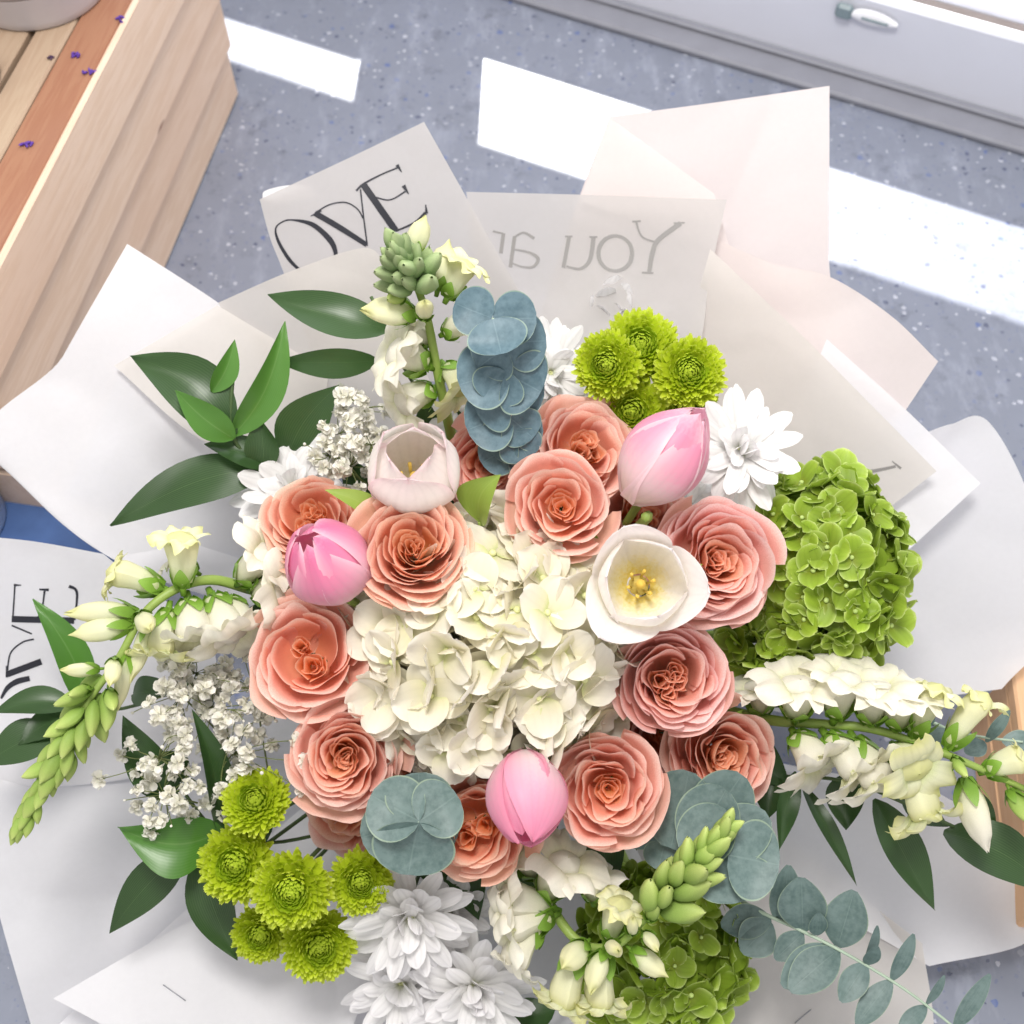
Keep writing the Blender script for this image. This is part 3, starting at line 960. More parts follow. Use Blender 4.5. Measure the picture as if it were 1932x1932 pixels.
ROSE_STYLE = ('spiral', 'quartered', 'open', 'quartered', 'spiral', 'open')
ROSE_N = [0]
def sepals(name, r, mat, n=5):
    ds = []
    for i in range(n):
        a = 2 * PI * i / n
        def fn(u, v, a=a):
            U = (2 * u - 1) * 0.30 * r * math.sin(PI * min(1, 0.25 + 0.75 * v)) * (1 - v * 0.5)
            q = 0.12 * r + v * 0.85 * r
            z = -0.46 * r + 0.25 * r * v * v
            return (q * math.cos(a) - U * math.sin(a), q * math.sin(a) + U * math.cos(a), z)
        ds.append(grid_data(fn, 3, 5))
    V, Fc, UV = join_data(ds)
    return mesh_from(name, V, Fc, mat, UV)
ROSE_CALYX = sepals('calyx', 1.0, M_SEPAL)

def rose(label, x, y, d, r, tx, ty, var, tint=(1, 1, 1), spin=None, sq=1.0):
    z = face_dir(x, y, tx, ty)
    R = px(r, d) * 1.0
    M = frame(P(x, y, d), z, rnd.uniform(0, 6.28) if spin is None else spin, (R * rnd.uniform(.95, 1.05), R * rnd.uniform(.95, 1.05), R * 0.95 * sq))
    t = thing('rose', label, 'rose', M, 'peach garden roses')
    ROSE_N[0] += 1
    for f, me in rose_set(100 + ROSE_N[0] * 7, ROSE_STYLE[var]):
        k = rnd.uniform(0.96, 1.04)
        part('petal', me, t, M, (tint[0] * k, tint[1] * k, tint[2] * k, 1))
    part('calyx', ROSE_CALYX, t, M)
    add_stem(t, P(x, y, d) - z * R * 0.42, z, 0.0028, M_STEMD)

OR, PK, CO = (1.0, 0.97, 0.86), (1.0, 1.0, 1.04), (1.0, 1.0, 0.96)
rose('peach rose half hidden behind the cream tulip, under the blue eucalyptus', 925, 872, .785, 94, -.15, -.05, 0, (0.98, 0.92, 0.92))
rose('coral rose below the upper button mums, left of the side-lying pale pink tulip', 1100, 850, .765, 92, .28, .30, 1, CO)
rose('wide peach rose touching the top of the cream hydrangea', 1058, 950, .732, 95, .02, .18, 2, CO)
rose('orange peach rose behind the bright pink tulip at the left', 592, 985, .755, 92, -.15, .35, 3, OR)
rose('orange coral rose right of the bright pink tulip', 776, 1034, .712, 104, -.02, .28, 4, OR)
rose('large pink peach rose right of the open white tulip', 1345, 1058, .738, 112, .30, .05, 0, PK)
rose('large peach rose at the left of the cream hydrangea, second from the bottom', 578, 1238, .738, 108, -.12, .10, 1, CO)
rose('peach rose above the grey round eucalyptus, beside the gypsophila', 655, 1432, .735, 100, -.05, -.10, 0, CO)
rose('deep coral rose at the right of the cream hydrangea', 1265, 1282, .735, 104, .10, -.05, 3, PK)
rose('peach rose at the foot of the right snapdragon stem', 1355, 1424, .765, 104, .28, -.18, 4, CO)
rose('peach rose right of the lower pink tulip with a heart-shaped middle', 1145, 1490, .728, 104, .05, -.15, 5, CO, 1.0)
rose('narrow orange peach rose left of the lower pink tulip', 896, 1560, .74, 98, -.15, -.20, 1, OR, 2.0)
rose('coral rose peeping out under the pale pink tulip stem', 1205, 975, .80, 92, .2, .2, 3, (0.95, 0.9, 0.9))
rose('shaded peach rose behind the lower left rose and the grey eucalyptus', 672, 1520, .80, 92, -.3, -.5, 0, (1.0, 1.0, 0.98))
rose('shaded coral rose between the pink tulip and the cream hydrangea', 690, 1175, .80, 88, -.1, .1, 4, (0.98, 0.93, 0.93))
rose('shaded coral rose under the bottom rim of the cream hydrangea', 800, 1465, .80, 85, -.1, -.2, 3, (0.97, 0.92, 0.92))
rose('shaded coral rose squeezed between the two right-hand roses', 1250, 1385, .80, 85, .1, -.1, 2, (0.98, 0.92, 0.94))

# ---- tulips
def tulip_petals(seed, close, mat, inner_mat):
    """close: rim radius; local base at the origin, length about 1 along z"""
    rr = random.Random(seed)
    out = []
    for k in range(6):
        outer = k % 2 == 0
        az0 = k * PI / 3 + rr.uniform(-.08, .08)
        L = (1.0 if outer else 0.97) * rr.uniform(0.96, 1.04)
        off = 0.028 if outer else -0.012
        tipc = close * rr.uniform(0.82, 1.18) * ((1.12 if outer else 0.80) if close < 0.4 else (1.32 if outer else 0.72))
        fl_ = rr.uniform(-0.02, 0.05)
        ph = rr.uniform(0, 6.28)
        def fn(u, v, az0=az0, L=L, off=off, tipc=tipc, fl_=fl_, ph=ph):
            U = 2 * u - 1
            belly = math.sin(PI * min(1.0, 0.04 + v * 0.86)) ** 0.62 * 0.40
            if v > 0.42:
                s = (v - 0.42) / 0.58
                s = s * s * (3 - 2 * s)
                belly = belly * (1 - s) + s * tipc * (1.0 if tipc > 0.3 else 1.0)
            if tipc < 0.1:
                belly = 0.40 * math.sin(PI * min(1.0, 0.04 + 0.93 * v)) ** 0.7
            r = belly + off * min(1, v * 4) * (1 - 0.6 * v)
            wid = 0.46 * (math.sin(PI * min(1.0, 0.10 + 0.80 * v ** 0.9)) ** 0.75) * math.sqrt(max(0.0, 1 - max(0.0, v - 0.42) ** 2.1 / 0.58 ** 2.1))
            s = U * wid
            rad = max(r, 0.13)
            a = s / (rad * 1.25)
            x = r - (rad * 1.25) * (1 - math.cos(a))
            y = rad * 1.25 * math.sin(a)
            zz = v * L * (1 - 0.02 * U * U)
            # soft middle crease, rolled rim
            x += 0.020 * math.exp(-(U * 4) ** 2) * math.sin(PI * v) + fl_ * max(0, v - 0.8) * 2
            x += 0.012 * math.sin(U * 5 + ph) * v * v
            return (x * math.cos(az0) - y * math.sin(az0), x * math.sin(az0) + y * math.cos(az0), zz)
        out.append(grid('tulip_petal', fn, 14, 16, mat if outer else inner_mat))
    return out

def tul_mat(name, stops, edge, ep=2.5):
    return mat_petal(name, stops, 0.40, 0.45, 0.05, edge=edge, edge_pow=ep, vein=0.05, veins=9, mottle=0.08, nscale=30, spec=0.4)
M_T1 = tul_mat('blush_tulip', [(0, '#F6ECC4'), (0.12, '#FDF8EC'), (0.6, '#FFFAF6'), (0.85, '#FDF4F2'), (1, '#FAE0E4')], '#FBE4E8', 5.0)
M_T2 = tul_mat('pale_pink_tulip', [(0, '#F4E6D6'), (0.3, '#F6D9DC'), (0.55, '#F5AFC6'), (0.8, '#F4A2C0'), (1, '#F8C4D4')], '#F9DCE2')
M_T3 = tul_mat('bright_pink_tulip', [(0, '#FCEEEC'), (0.3, '#FAD4DE'), (0.6, '#F6A2C2'), (0.9, '#F286B2'), (1, '#F79CC0')], '#FBD2DE', 2.4)
M_T4 = tul_mat('white_tulip', [(0, '#F2DC6C'), (0.08, '#F8EDB4'), (0.20, '#FBF6E4'), (0.5, '#FEFBF6'), (1, '#FDF4F4')], '#FBF6F4', 3)
M_T5 = tul_mat('soft_pink_tulip', [(0, '#FBF2EE'), (0.3, '#FAE4E8'), (0.62, '#F6BBD0'), (0.85, '#F2A0BE'), (1, '#EE8FB0')], '#F4A6C0', 2.2)

def tulip(label, x, y, d, axis, length, width, close, mat, seed, spin=0.0, stamens=False, imat=None):
    """x, y, d: middle of the cup; axis = lean (right, up, towards viewer)"""
    t_ = -ray(x, y).normalized()
    z = (RIGHT * axis[0] + UP * axis[1] + t_ * axis[2]).normalized()
    L, W = px(length, d), px(width, d) / 0.84
    base = P(x, y, d) - z * L * 0.5
    M = frame(base, z, spin, (W, W, L))
    t = thing('tulip', label, 'tulip', M, 'tulips among the roses')
    for me in tulip_petals(seed, close, mat, imat or mat):
        part('petal', me, t, M)
    pist = part('pistil', tube('pistil', [(0, 0, 0.0), (0, 0, 0.03), (0, 0, 0.06), (0, 0, 0.2), (0, 0, 0.30), (0, 0, 0.34)], [0.08, 0.10, 0.045, 0.030, 0.030, 0.045], M_STAMEN, 10), t, M)
    for k in range(6):
        a = k * PI / 3 + 0.4
        part('stamen', tube('stamen', [(0.07 * math.cos(a), 0.07 * math.sin(a), 0.02), (0.11 * math.cos(a), 0.11 * math.sin(a), 0.2),
                                       (0.125 * math.cos(a), 0.125 * math.sin(a), 0.36)], [0.010, 0.017, 0.018], M_STAMEN, 6), t, M)
    add_stem(t, base + z * 0.002, z, 0.0032, M_STEM, 0.03)
    return t

tulip('creamy white tulip opened towards the viewer above the coral rose', 781, 884, .715, (-.03, .42, .90), 190, 172, .235, M_T1, 1, 0.5)
tulip('pale pink closed tulip lying sideways below the upper button mums', 1255, 860, .705, (.62, .74, .38), 218, 156, .05, M_T2, 2, 0.3)
tulip('bright pink closed tulip at the left above the large peach rose', 618, 1060, .705, (-.42, .48, .78), 196, 156, .05, M_T3, 3, 0.9)
tulip('open white tulip with yellow middle right of the cream hydrangea', 1212, 1100, .690, (.10, .06, 1.0), 164, 172, .44, M_T4, 4, -0.15)
tulip('pale pink closed tulip below the cream hydrangea with its tip hanging down', 992, 1508, .695, (.02, -.74, .67), 204, 146, .05, M_T5, 5, 0.52 + PI / 6)

# ---- leaves
def leaf_mesh(name, base, tip, width, nrm, mat, bow=0.0, fold=0.15, kind='lance', side=0.0, nu=8, nv=14, wav=0.0):
    base, tip = Vector(base), Vector(tip)
    ax = tip - base
    L = ax.length
    ax.normalize()
    nz = (Vector(nrm) - ax * Vector(nrm).dot(ax)).normalized()
    sd = ax.cross(nz)
    def fn(u, v):
        U = 2 * u - 1
        if kind == 'round':
            w = math.sqrt(max(0.0, 1 - (2 * (0.02 + 0.97 * v) - 1) ** 2))
        elif kind == 'oval':
            w = math.sin(PI * (0.02 + 0.96 * v)) ** 0.7
        else:
            w = (math.sin(PI * min(1.0, 0.03 + 0.97 * v ** 0.82)) ** 0.95) * (1 - 0.15 * v)
        s = U * w * width / 2
        h = bow * L * math.sin(PI * v) + fold * abs(U) ** 1.5 * w * width / 2 + wav * width * math.sin(v * 7 + U * 2) * 0.1
        c = side * L * math.sin(PI * v)
        return base + ax * (v * L) + sd * (s + c) + nz * h
    return grid(name, fn, nu, nv, mat)

def tilt_n(x, y, ax_twist=(0, 0)):
    return face_dir(x, y, *ax_twist)

def ruscus(label, stempts, leaves, mat=None, group='ruscus sprigs', dd=0.0):
    """leaves: (bx,by,bd, tx,ty,td, width, lean right, lean up, bow, fold, side, young)"""
    pts = [P(x, y, d + dd) for x, y, d in stempts]
    t = thing('ruscus_sprig', label, 'foliage', pts[0], group)
    part('stem', tube('stem', smooth_path(pts, 5), 0.0014, M_STEMD, 6), t)
    for lf in leaves:
        bx, by, bd, ex, ey, ed, w, lx, ly, bow, fold, side, yg = lf
        me = leaf_mesh('leaf', P(bx, by, bd + dd), P(ex, ey, ed + dd), px(w, bd), face_dir(bx, by, lx, ly), M_RUSCUSL if yg else M_RUSCUS, bow + rnd.uniform(-.03, .05), fold + rnd.uniform(-.05, .2), 'lance', side, wav=rnd.uniform(0, .5))
        part('leaf', me, t)
    return t

ruscus('ruscus leaves beside the top snapdragon, two broad dark blades pointing left', [(830, 800, .84), (760, 690, .81), (735, 625, .80), (700, 560, .80)],
       [(735, 622, .80, 505, 556, .80, 92, .0, .35, .06, .12, -.05, 0), (715, 680, .80, 517, 682, .80, 66, .1, -.5, .06, .2, .03, 0)])
ruscus('ruscus sprig of leafy blades spread over the white paper at the upper left', [(560, 1010, .85), (500, 890, .82), (440, 825, .80), (440, 700, .79)],
       [(445, 822, .80, 246, 672, .795, 120, -.3, .3, .10, .05, .10, 0), (442, 828, .795, 330, 735, .772, 66, .3, -.2, .05, .3, -.05, 1),
        (400, 740, .79, 443, 640, .785, 48, .4, .1, .05, .3, .05, 1), (440, 822, .80, 538, 606, .79, 74, .5, .2, .06, .35, .05, 1),
        (505, 880, .81, 385, 838, .80, 70, .0, .6, .05, .3, .02, 0), (500, 888, .81, 488, 785, .80, 70, -.3, .2, .05, .3, .03, 0),
        (505, 882, .81, 208, 992, .80, 108, -.1, .45, .08, .10, .05, 0), (540, 868, .82, 640, 726, .80, 100, .2, .1, .06, .15, -.08, 0)])
ruscus('ruscus leaves behind the drooping left snapdragon tip', [(420, 1260, .86), (260, 1330, .84), (140, 1350, .82), (60, 1420, .82)],
       [(165, 1335, .82, 62, 1130, .81, 74, .4, .2, .08, .2, .04, 1), (140, 1330, .82, -14, 1345, .81, 62, .0, .5, .05, .2, .05, 0),
        (140, 1352, .82, 34, 1405, .81, 66, -.2, .4, .06, .1, .1, 0), (110, 1380, .82, -30, 1445, .81, 90, -.2, .3, .06, .1, .05, 0),
        (330, 1250, .84, 420, 1130, .82, 70, .2, .2, .05, .2, .05, 0), (250, 1310, .84, 330, 1290, .82, 60, .2, .3, .05, .2, .05, 0)])
ruscus('ruscus sprig under the lower left button mums and gypsophila', [(620, 1570, .85), (510, 1590, .82), (410, 1570, .80), (330, 1470, .80)],
       [(415, 1572, .79, 362, 1338, .765, 62, .6, .0, .04, .45, .05, 0), (420, 1568, .79, 222, 1560, .77, 120, .2, -.35, .08, .35, -.12, 1),
        (350, 1600, .81, 206, 1762, .80, 84, .3, .2, .06, .2, .04, 0), (378, 1610, .81, 448, 1812, .80, 92, -.2, .0, .05, .15, .04, 0),
        (330, 1510, .80, 232, 1350, .79, 84, .0, .2, .06, .15, -.06, 0), (350, 1470, .81, 292, 1420, .80, 60, .2, .3, .05, .2, .05, 0),
        (500, 1590, .83, 420, 1480, .82, 80, .2, .3, .05, .2, .05, 0)])
ruscus('ruscus leaves hanging beneath the right snapdragon spike', [(1400, 1470, .85), (1490, 1465, .82), (1620, 1480, .80), (1800, 1560, .79)],
       [(1500, 1455, .81, 1470, 1606, .80, 46, .4, -.1, .05, .3, .05, 0), (1512, 1480, .81, 1617, 1672, .79, 38, .5, .3, .08, .4, .06, 0),
        (1600, 1460, .81, 1596, 1566, .80, 78, -.2, .1, .06, .2, .02, 0), (1648, 1508, .80, 1764, 1718, .785, 82, .3, .3, .08, .25, .04, 0),
        (1780, 1570, .79, 1990, 1690, .775, 110, .1, .4, .08, .12, -.05, 0), (1460, 1462, .82, 1448, 1546, .81, 64, .0, .0, .05, .2, .02, 0),
        (1830, 1490, .80, 1880, 1580, .79, 50, .3, .1, .05, .2, .05, 0), (1700, 1500, .81, 1790, 1560, .80, 54, .1, .3, .05, .2, .05, 0)])
ruscus('single dark ruscus leaf at the bottom edge under the lower snapdragon', [(1080, 1800, .86), (1060, 1880, .84), (1040, 1910, .83)],
       [(1045, 1905, .83, 920, 1960, .82, 70, .0, .3, .06, .15, .05, 0)])

# shaded greenery deep between the flowers
fr = random.Random(21)
deep = []
for k in range(64):
    a, q = k * 2.39996, math.sqrt((k + 0.5) / 64)
    x, y = 985 + 430 * q * math.cos(a), 1240 + 380 * q * math.sin(a)
    b = a + fr.uniform(-.8, .8)
    d0 = 0.835 + 0.03 * (1 - q)
    deep.append((x, y, d0, x + 150 * math.cos(b), y + 150 * math.sin(b), d0 - 0.02, 84, fr.uniform(-.4, .4), fr.uniform(-.4, .4), .06, .15, 0, 0))
ruscus('shaded dark greenery filling the gaps under the flowers', [(985, 1240, 1.0), (985, 1240, .9), (990, 1230, .86)], deep)

def tleaf(label, base, tip, w, lean, bow, fold, side):
    t = thing('tulip_leaf', label, 'leaf', P(*base), 'tulip leaves')
    part('blade', leaf_mesh('blade', P(*base), P(*tip), px(w, base[2]), face_dir(base[0], base[1], *lean), M_TULLEAF, bow, fold, 'lance', side), t)
    part('stalk', tube('stalk', [P(*base), P(*base).lerp(BIND, 0.3), BIND], 0.0015, M_STEM, 6), t)
tleaf('bright green narrow tulip leaf between the two left tulips', (735, 985, .735), (612, 924, .722), 46, (.1, .4), .05, .3, .05)
tleaf('curled grey green tulip leaf below the half hidden rose', (905, 985, .74), (945, 895, .715), 86, (-.4, .1), .10, .5, -.12)
tleaf('small upright green leaf tip left of the pale pink tulip stem', (1118, 965, .75), (1115, 905, .735), 24, (.5, .1), .05, .4, .05)
tleaf('short dark leaf tip right of the open white tulip', (1262, 1095, .735), (1326, 1064, .725), 34, (.1, .4), .05, .3, .05)

# ---- hydrangeas
def hyd_petal(mat, seed, length=1.0, width=1.12, green=False):
    rr = random.Random(seed)
    cup, wv, tw, ph = rr.uniform(-0.10, 0.30), rr.uniform(0.03, 0.09), rr.uniform(-.12, .12), rr.uniform(0, 6)
    def fn(u, v):
        U = 2 * u - 1
        w = math.sqrt(max(0.0, 1 - abs(2 * (0.06 + 0.925 * v ** 0.86) - 1) ** 2.3)) * width * 0.5
        s = U * w
        z = cup * v * v * length + 0.10 * U * U * w + wv * math.sin(U * 3.2 + ph) * v + tw * U * v * 0.5
        if green:
            z -= 0.05 * math.exp(-(U * 5) ** 2)
        return (0.04 + v * length, s, z)
    return grid('hydrangea_petal', fn, 7, 8, mat)
HP_W = [hyd_petal(M_HYD_W, 50 + k) for k in range(8)]
HP_G = [hyd_petal(M_HYD_G, 80 + k, 0.95, 1.04, True) for k in range(8)]
def eye_mesh(mat):
    V, Fc, UV = lathe_data([(0.02, -0.35), (0.03, -0.05), (0.09, 0.02), (0.10, 0.07), (0.06, 0.12), (0.005, 0.13)], 10)
    return mesh_from('floret_eye', V, Fc, mat, UV)
EYE_W, EYE_G = eye_mesh(M_EYE_W), eye_mesh(M_EYE_G)

def hydrangea(label, x, y, d, rx, ry, rz, tx, ty, n, fr_px, petals, eye, seed, maxang=100, jit=0.35, tint=0.0, group='hydrangea heads'):
    rr = random.Random(seed)
    z = face_dir(x, y, tx, ty)
    c = P(x, y, d)
    M = frame(c, z, 0.0, 1.0)
    t = thing('hydrangea', label, 'hydrangea', M, group)
    A, B, Cc = px(rx, d), px(ry, d), px(rz, d)
    R0 = px(fr_px, d)
    deep_d = []
    cm = math.cos(math.radians(maxang))
    for k in range(n):
        cz = 1 - (1 - cm) * (k + 0.5) / n
        sz = math.sqrt(max(0.0, 1 - cz * cz))
        a = k * 2.399963 + rr.uniform(-.25, .25)
        lp_ = Vector((A * sz * math.cos(a), B * sz * math.sin(a), Cc * cz))
        nn = Vector((sz * math.cos(a) / A, sz * math.sin(a) / B, cz / Cc)).normalized()
        lp_ = lp_ * (1 + rr.uniform(-0.07, 0.05))
        nn = (nn + Vector((rr.gauss(0, jit), rr.gauss(0, jit), rr.gauss(0, jit)))).normalized()
        wn = M.to_3x3() @ nn
        R = R0 * rr.uniform(0.82, 1.12)
        fm = frame(M @ lp_, wn, rr.uniform(0, 6.28), R)
        single = k < 75
        fl_ = part('floret', eye, t, fm) if single else None
        lift = rr.uniform(0.05, 0.45)
        g = 1 + rr.uniform(-tint, tint)
        for i in range(4):
            pm = fm @ Matrix.Rotation(i * PI / 2 + rr.uniform(-.15, .15), 4, 'Z') @ Matrix.Rotation(-lift + rr.uniform(-.25, .25), 4, 'Y') \
                @ Matrix.Rotation(rr.uniform(-.25, .25), 4, 'X') @ Matrix.Translation((0, 0, 0.02 * (i % 2)))
            if not single:                            # the rim and underside beyond the 75 florets that show most
                me = rr.choice(petals)
                Ml = M.inverted() @ pm
                deep_d.append(([Ml @ v.co for v in me.vertices], [tuple(p.vertices) for p in me.polygons], [((j % 8) / 7, (j // 8) / 8) for j in range(len(me.vertices))]))
                continue
            part('petal', rr.choice(petals), fl_, pm, (g, g, g * (1 + rr.uniform(-tint, tint) * 0.5), 1))
        # flower stalks and shadowed inner petals
        deep_d.append(tube_data([lp_ - nn * R * 0.2, lp_ * 0.55, Vector((0, 0, -Cc * 0.5))], [0.0009, 0.0011, 0.0016], 5))
        for i in range(3):
            me = petals[(k + i) % len(petals)]
            Mi = Matrix.Translation(lp_ * rr.uniform(0.74, 0.9)) @ Vector((rr.gauss(0, 1), rr.gauss(0, 1), rr.gauss(0, 1) + 1)).to_track_quat('Z', 'Y').to_matrix().to_4x4() \
                @ Matrix.Rotation(rr.uniform(0, 6.28), 4, 'Z') @ Matrix.Diagonal((R, R, R, 1))
            deep_d.append(([Mi @ v.co for v in me.vertices], [tuple(p.vertices) for p in me.polygons], [(0.5, 0.5)] * len(me.vertices)))
    V, Fc, UV = join_data(deep_d)
    o = part('inner_petals', mesh_from('inner_petals', V, Fc, petals[0].materials[0], UV), t, M)
    o['kind'] = 'stuff'
    add_stem(t, c - z * Cc * 0.4, z, 0.0035, M_STEM)

hydrangea('large cream white hydrangea in the middle of the bouquet', 930, 1210, .774, 248, 228, 204, -.02, .05, 112, 68, HP_W, EYE_W, 5, 100, 0.36, 0.02)
hydrangea('round lime green hydrangea at the right of the bouquet', 1556, 1070, .800, 142, 178, 130, .22, .10, 86, 46, HP_G, EYE_G, 6, 105, 0.30, 0.10)
hydrangea('small tail of green hydrangea florets below the big pink peach rose', 1445, 1205, .800, 70, 58, 50, .0, -.1, 14, 48, HP_G, EYE_G, 16, 100, 0.35, 0.10)
hydrangea('green hydrangea half hidden behind the lower snapdragon', 1246, 1790, .830, 146, 150, 110, .05, -.25, 60, 46, HP_G, EYE_G, 7, 105, 0.35, 0.12)

# ---- green button mums
def mum_petal(mat, seed, inc):
    rr = random.Random(seed)
    ph = rr.uniform(-.15, .15)
    def fn(u, v):
        U = 2 * u - 1
        w = 0.068 * (0.55 + 0.65 * math.sin(PI * min(1, 0.15 + 0.75 * v))) * (1 if v < 0.9 else 0.45)
        b = inc * v * v
        return (v * math.cos(b * 0.6), U * w + ph * v * v * 0.3, v * math.sin(b * 0.9) * 0.55 + 0.06 * U * U)
    return grid('mum_petal', fn, 2, 4, mat)
MUMP = [mum_petal(M_MUM, k, i) for k, i in enumerate((0.7, 0.9, 1.1, 0.5))]
MUMI = [mum_petal(M_MUMC, 10 + k, i) for k, i in enumerate((0.9, 1.1))]

def mum(label, x, y, d, r, tx, ty, seed):
    rr = random.Random(seed)
    z = face_dir(x, y, tx, ty)
    R = px(r, d) * 1.02
    M = frame(P(x, y, d), z, rr.uniform(0, 6), R)
    t = thing('button_mum', label, 'chrysanthemum', M, 'green button chrysanthemums')
    n = 300
    ds = []
    for k in range(n):
        f = (k + 0.5) / n
        th = math.radians(6 + 104 * f ** 0.62)
        a = k * 2.399963
        core = 0.34
        L = (0.24 + 0.50 * f ** 0.9) * rr.uniform(0.9, 1.1)
        dirv = Vector((math.sin(th) * math.cos(a), math.sin(th) * math.sin(a), math.cos(th)))
        pos = Vector((dirv.x * core * 1.0, dirv.y * core * 1.0, dirv.z * core * 0.72))
        el = math.radians(74 - 96 * f ** 0.75) + rr.uniform(-.10, .10)
        q = Matrix.Translation(pos) @ Matrix.Rotation(a + rr.uniform(-.12, .12), 4, 'Z') @ Matrix.Rotation(-el, 4, 'Y') @ Matrix.Diagonal((L, 0.85 + 0.35 * f, L, 1))
        if k < 80:
            me = MUMI[k % 2]
            ds.append(([q @ v.co for v in me.vertices], [tuple(p.vertices) for p in me.polygons], [(0.5, [l for l in (0, .25, .5, .75, 1)][min(4, i // 3)]) for i in range(len(me.vertices))]))
        else:
            part('petal', MUMP[rr.randrange(4)], t, M @ q)
    V, Fc, UV = join_data(ds)
    o = part('heart_petals', mesh_from('heart_petals', V, Fc, M_MUMC, UV), t, M)
    o['kind'] = 'stuff'
    V, Fc, UV = lathe_data([(0.10, -0.42), (0.36, -0.16), (0.40, 0.0), (0.34, 0.14), (0.18, 0.24), (0.02, 0.27)], 16)
    part('receptacle', mesh_from('receptacle', V, Fc, M_MUMC, UV), t, M)
    add_stem(t, P(x, y, d) - z * R * 0.3, z, 0.0016, M_STEMD, 0.035)

mum('green button mum at the left of the upper cluster', 1146, 690, .765, 66, -.25, -.02, 1)
mum('green button mum at the top of the upper cluster', 1208, 655, .785, 74, .05, .30, 2)
mum('green button mum at the right of the upper cluster', 1300, 704, .768, 70, .15, .10, 3)
mum('shaded green button mum at the bottom of the upper cluster, touching the pink tulip', 1192, 778, .785, 68, -.05, .0, 4)
mum('green button mum peeping out between the pink tulip and a white daisy', 1300, 775, .80, 58, .1, .1, 5)
mum('green button mum at the top of the lower left cluster, beside the gypsophila', 482, 1512, .755, 66, -.25, .25, 6)
mum('green button mum at the left of the lower left cluster', 446, 1630, .76, 74, -.25, -.15, 7)
mum('largest bright green button mum in front of the lower left cluster', 550, 1680, .735, 76, -.10, -.30, 8)
mum('round green button mum set apart below the grey round eucalyptus', 680, 1664, .765, 62, .05, -.25, 9)
mum('green button mum lowest of the lower left cluster', 602, 1782, .775, 72, .10, -.40, 10)
mum('small shaded green button mum behind the largest one, lower left', 492, 1762, .79, 56, -.15, -.40, 11)

# ---- white daisies
def daisy_petal(seed, bend):
    rr = random.Random(seed)
    ph = rr.uniform(-.1, .1)
    def fn(u, v):
        U = 2 * u - 1
        w = 0.122 * (0.40 + 0.70 * math.sin(PI * min(1.0, 0.08 + 0.64 * v))) * math.sqrt(max(0.02, 1 - max(0.0, (v - 0.72) / 0.285) ** 2))
        return (v, U * w + ph * v * v, bend * v * v + 0.05 * math.cos(U * PI) * 0.4 * w / 0.1 + 0.25 * U * U * w)
    return grid('daisy_petal', fn, 6, 11, M_DAISY)
DAP = [daisy_petal(k, b) for k, b in enumerate((-0.18, -0.05, 0.08, -0.28, 0.16))]
def daisy(label, x, y, d, r, tx, ty, seed, layers=((17, 8, 1.0), (14, 24, .86), (10, 45, .62), (7, 66, .42)), tint=1.0):
    rr = random.Random(seed)
    z = face_dir(x, y, tx, ty)
    R = px(r, d)
    M = frame(P(x, y, d), z, rr.uniform(0, 6), R)
    t = thing('white_daisy', label, 'daisy', M, 'white daisy chrysanthemums')
    for n, el, ln in layers:
        a0 = rr.uniform(0, 6)
        for i in range(n):
            a = a0 + 2 * PI * (i + rr.uniform(-.3, .3)) / n
            q = Matrix.Rotation(a, 4, 'Z') @ Matrix.Translation((0.06, 0, 0.002 * el)) @ Matrix.Rotation(-math.radians(el + rr.uniform(-10, 10)), 4, 'Y') \
                @ Matrix.Rotation(rr.uniform(-.25, .25), 4, 'X') @ Matrix.Diagonal((ln * rr.uniform(.85, 1.05), rr.uniform(.9, 1.2), 1, 1))
            part('petal', rr.choice(DAP), t, M @ q, (tint, tint, tint, 1))
    V, Fc, UV = lathe_data([(0.05, -0.25), (0.14, -0.06), (0.14, 0.03), (0.10, 0.08), (0.01, 0.10)], 14)
    part('disc', mesh_from('disc', V, Fc, M_EYE_W, UV), t, M)
    add_stem(t, P(x, y, d) - z * R * 0.2, z, 0.0016, M_STEMD, 0.035)
daisy('white daisy at the left beside the orange peach rose', 560, 925, .815, 122, -.35, .35, 1)
daisy('bright white daisy right of the pale pink tulip', 1395, 850, .775, 118, .35, .15, 2)
daisy('white daisy behind the blue eucalyptus column', 1035, 705, .82, 100, .35, .20, 3)
daisy('shaded white daisy showing through the grey lettered paper', 1150, 600, .958, 128, .05, .25, 4)
daisy('upper white daisy in the bottom group, below the round mum', 775, 1725, .785, 128, -.10, -.55, 5)
daisy('lower left white daisy in the bottom group', 758, 1848, .82, 118, -.15, -.55, 6)
daisy('lower right white daisy in the bottom group', 892, 1858, .81, 128, .0, -.55, 7)
daisy('shaded white daisy squeezed between the narrow rose and the lower snapdragon', 850, 1712, .83, 92, -.1, -.3, 8)
daisy('white daisy partly covered by the top of the pink peach rose', 1290, 960, .83, 92, .1, .3, 9)
daisy('small white daisy at the foot of the top snapdragon', 885, 800, .83, 86, -.1, .3, 10)

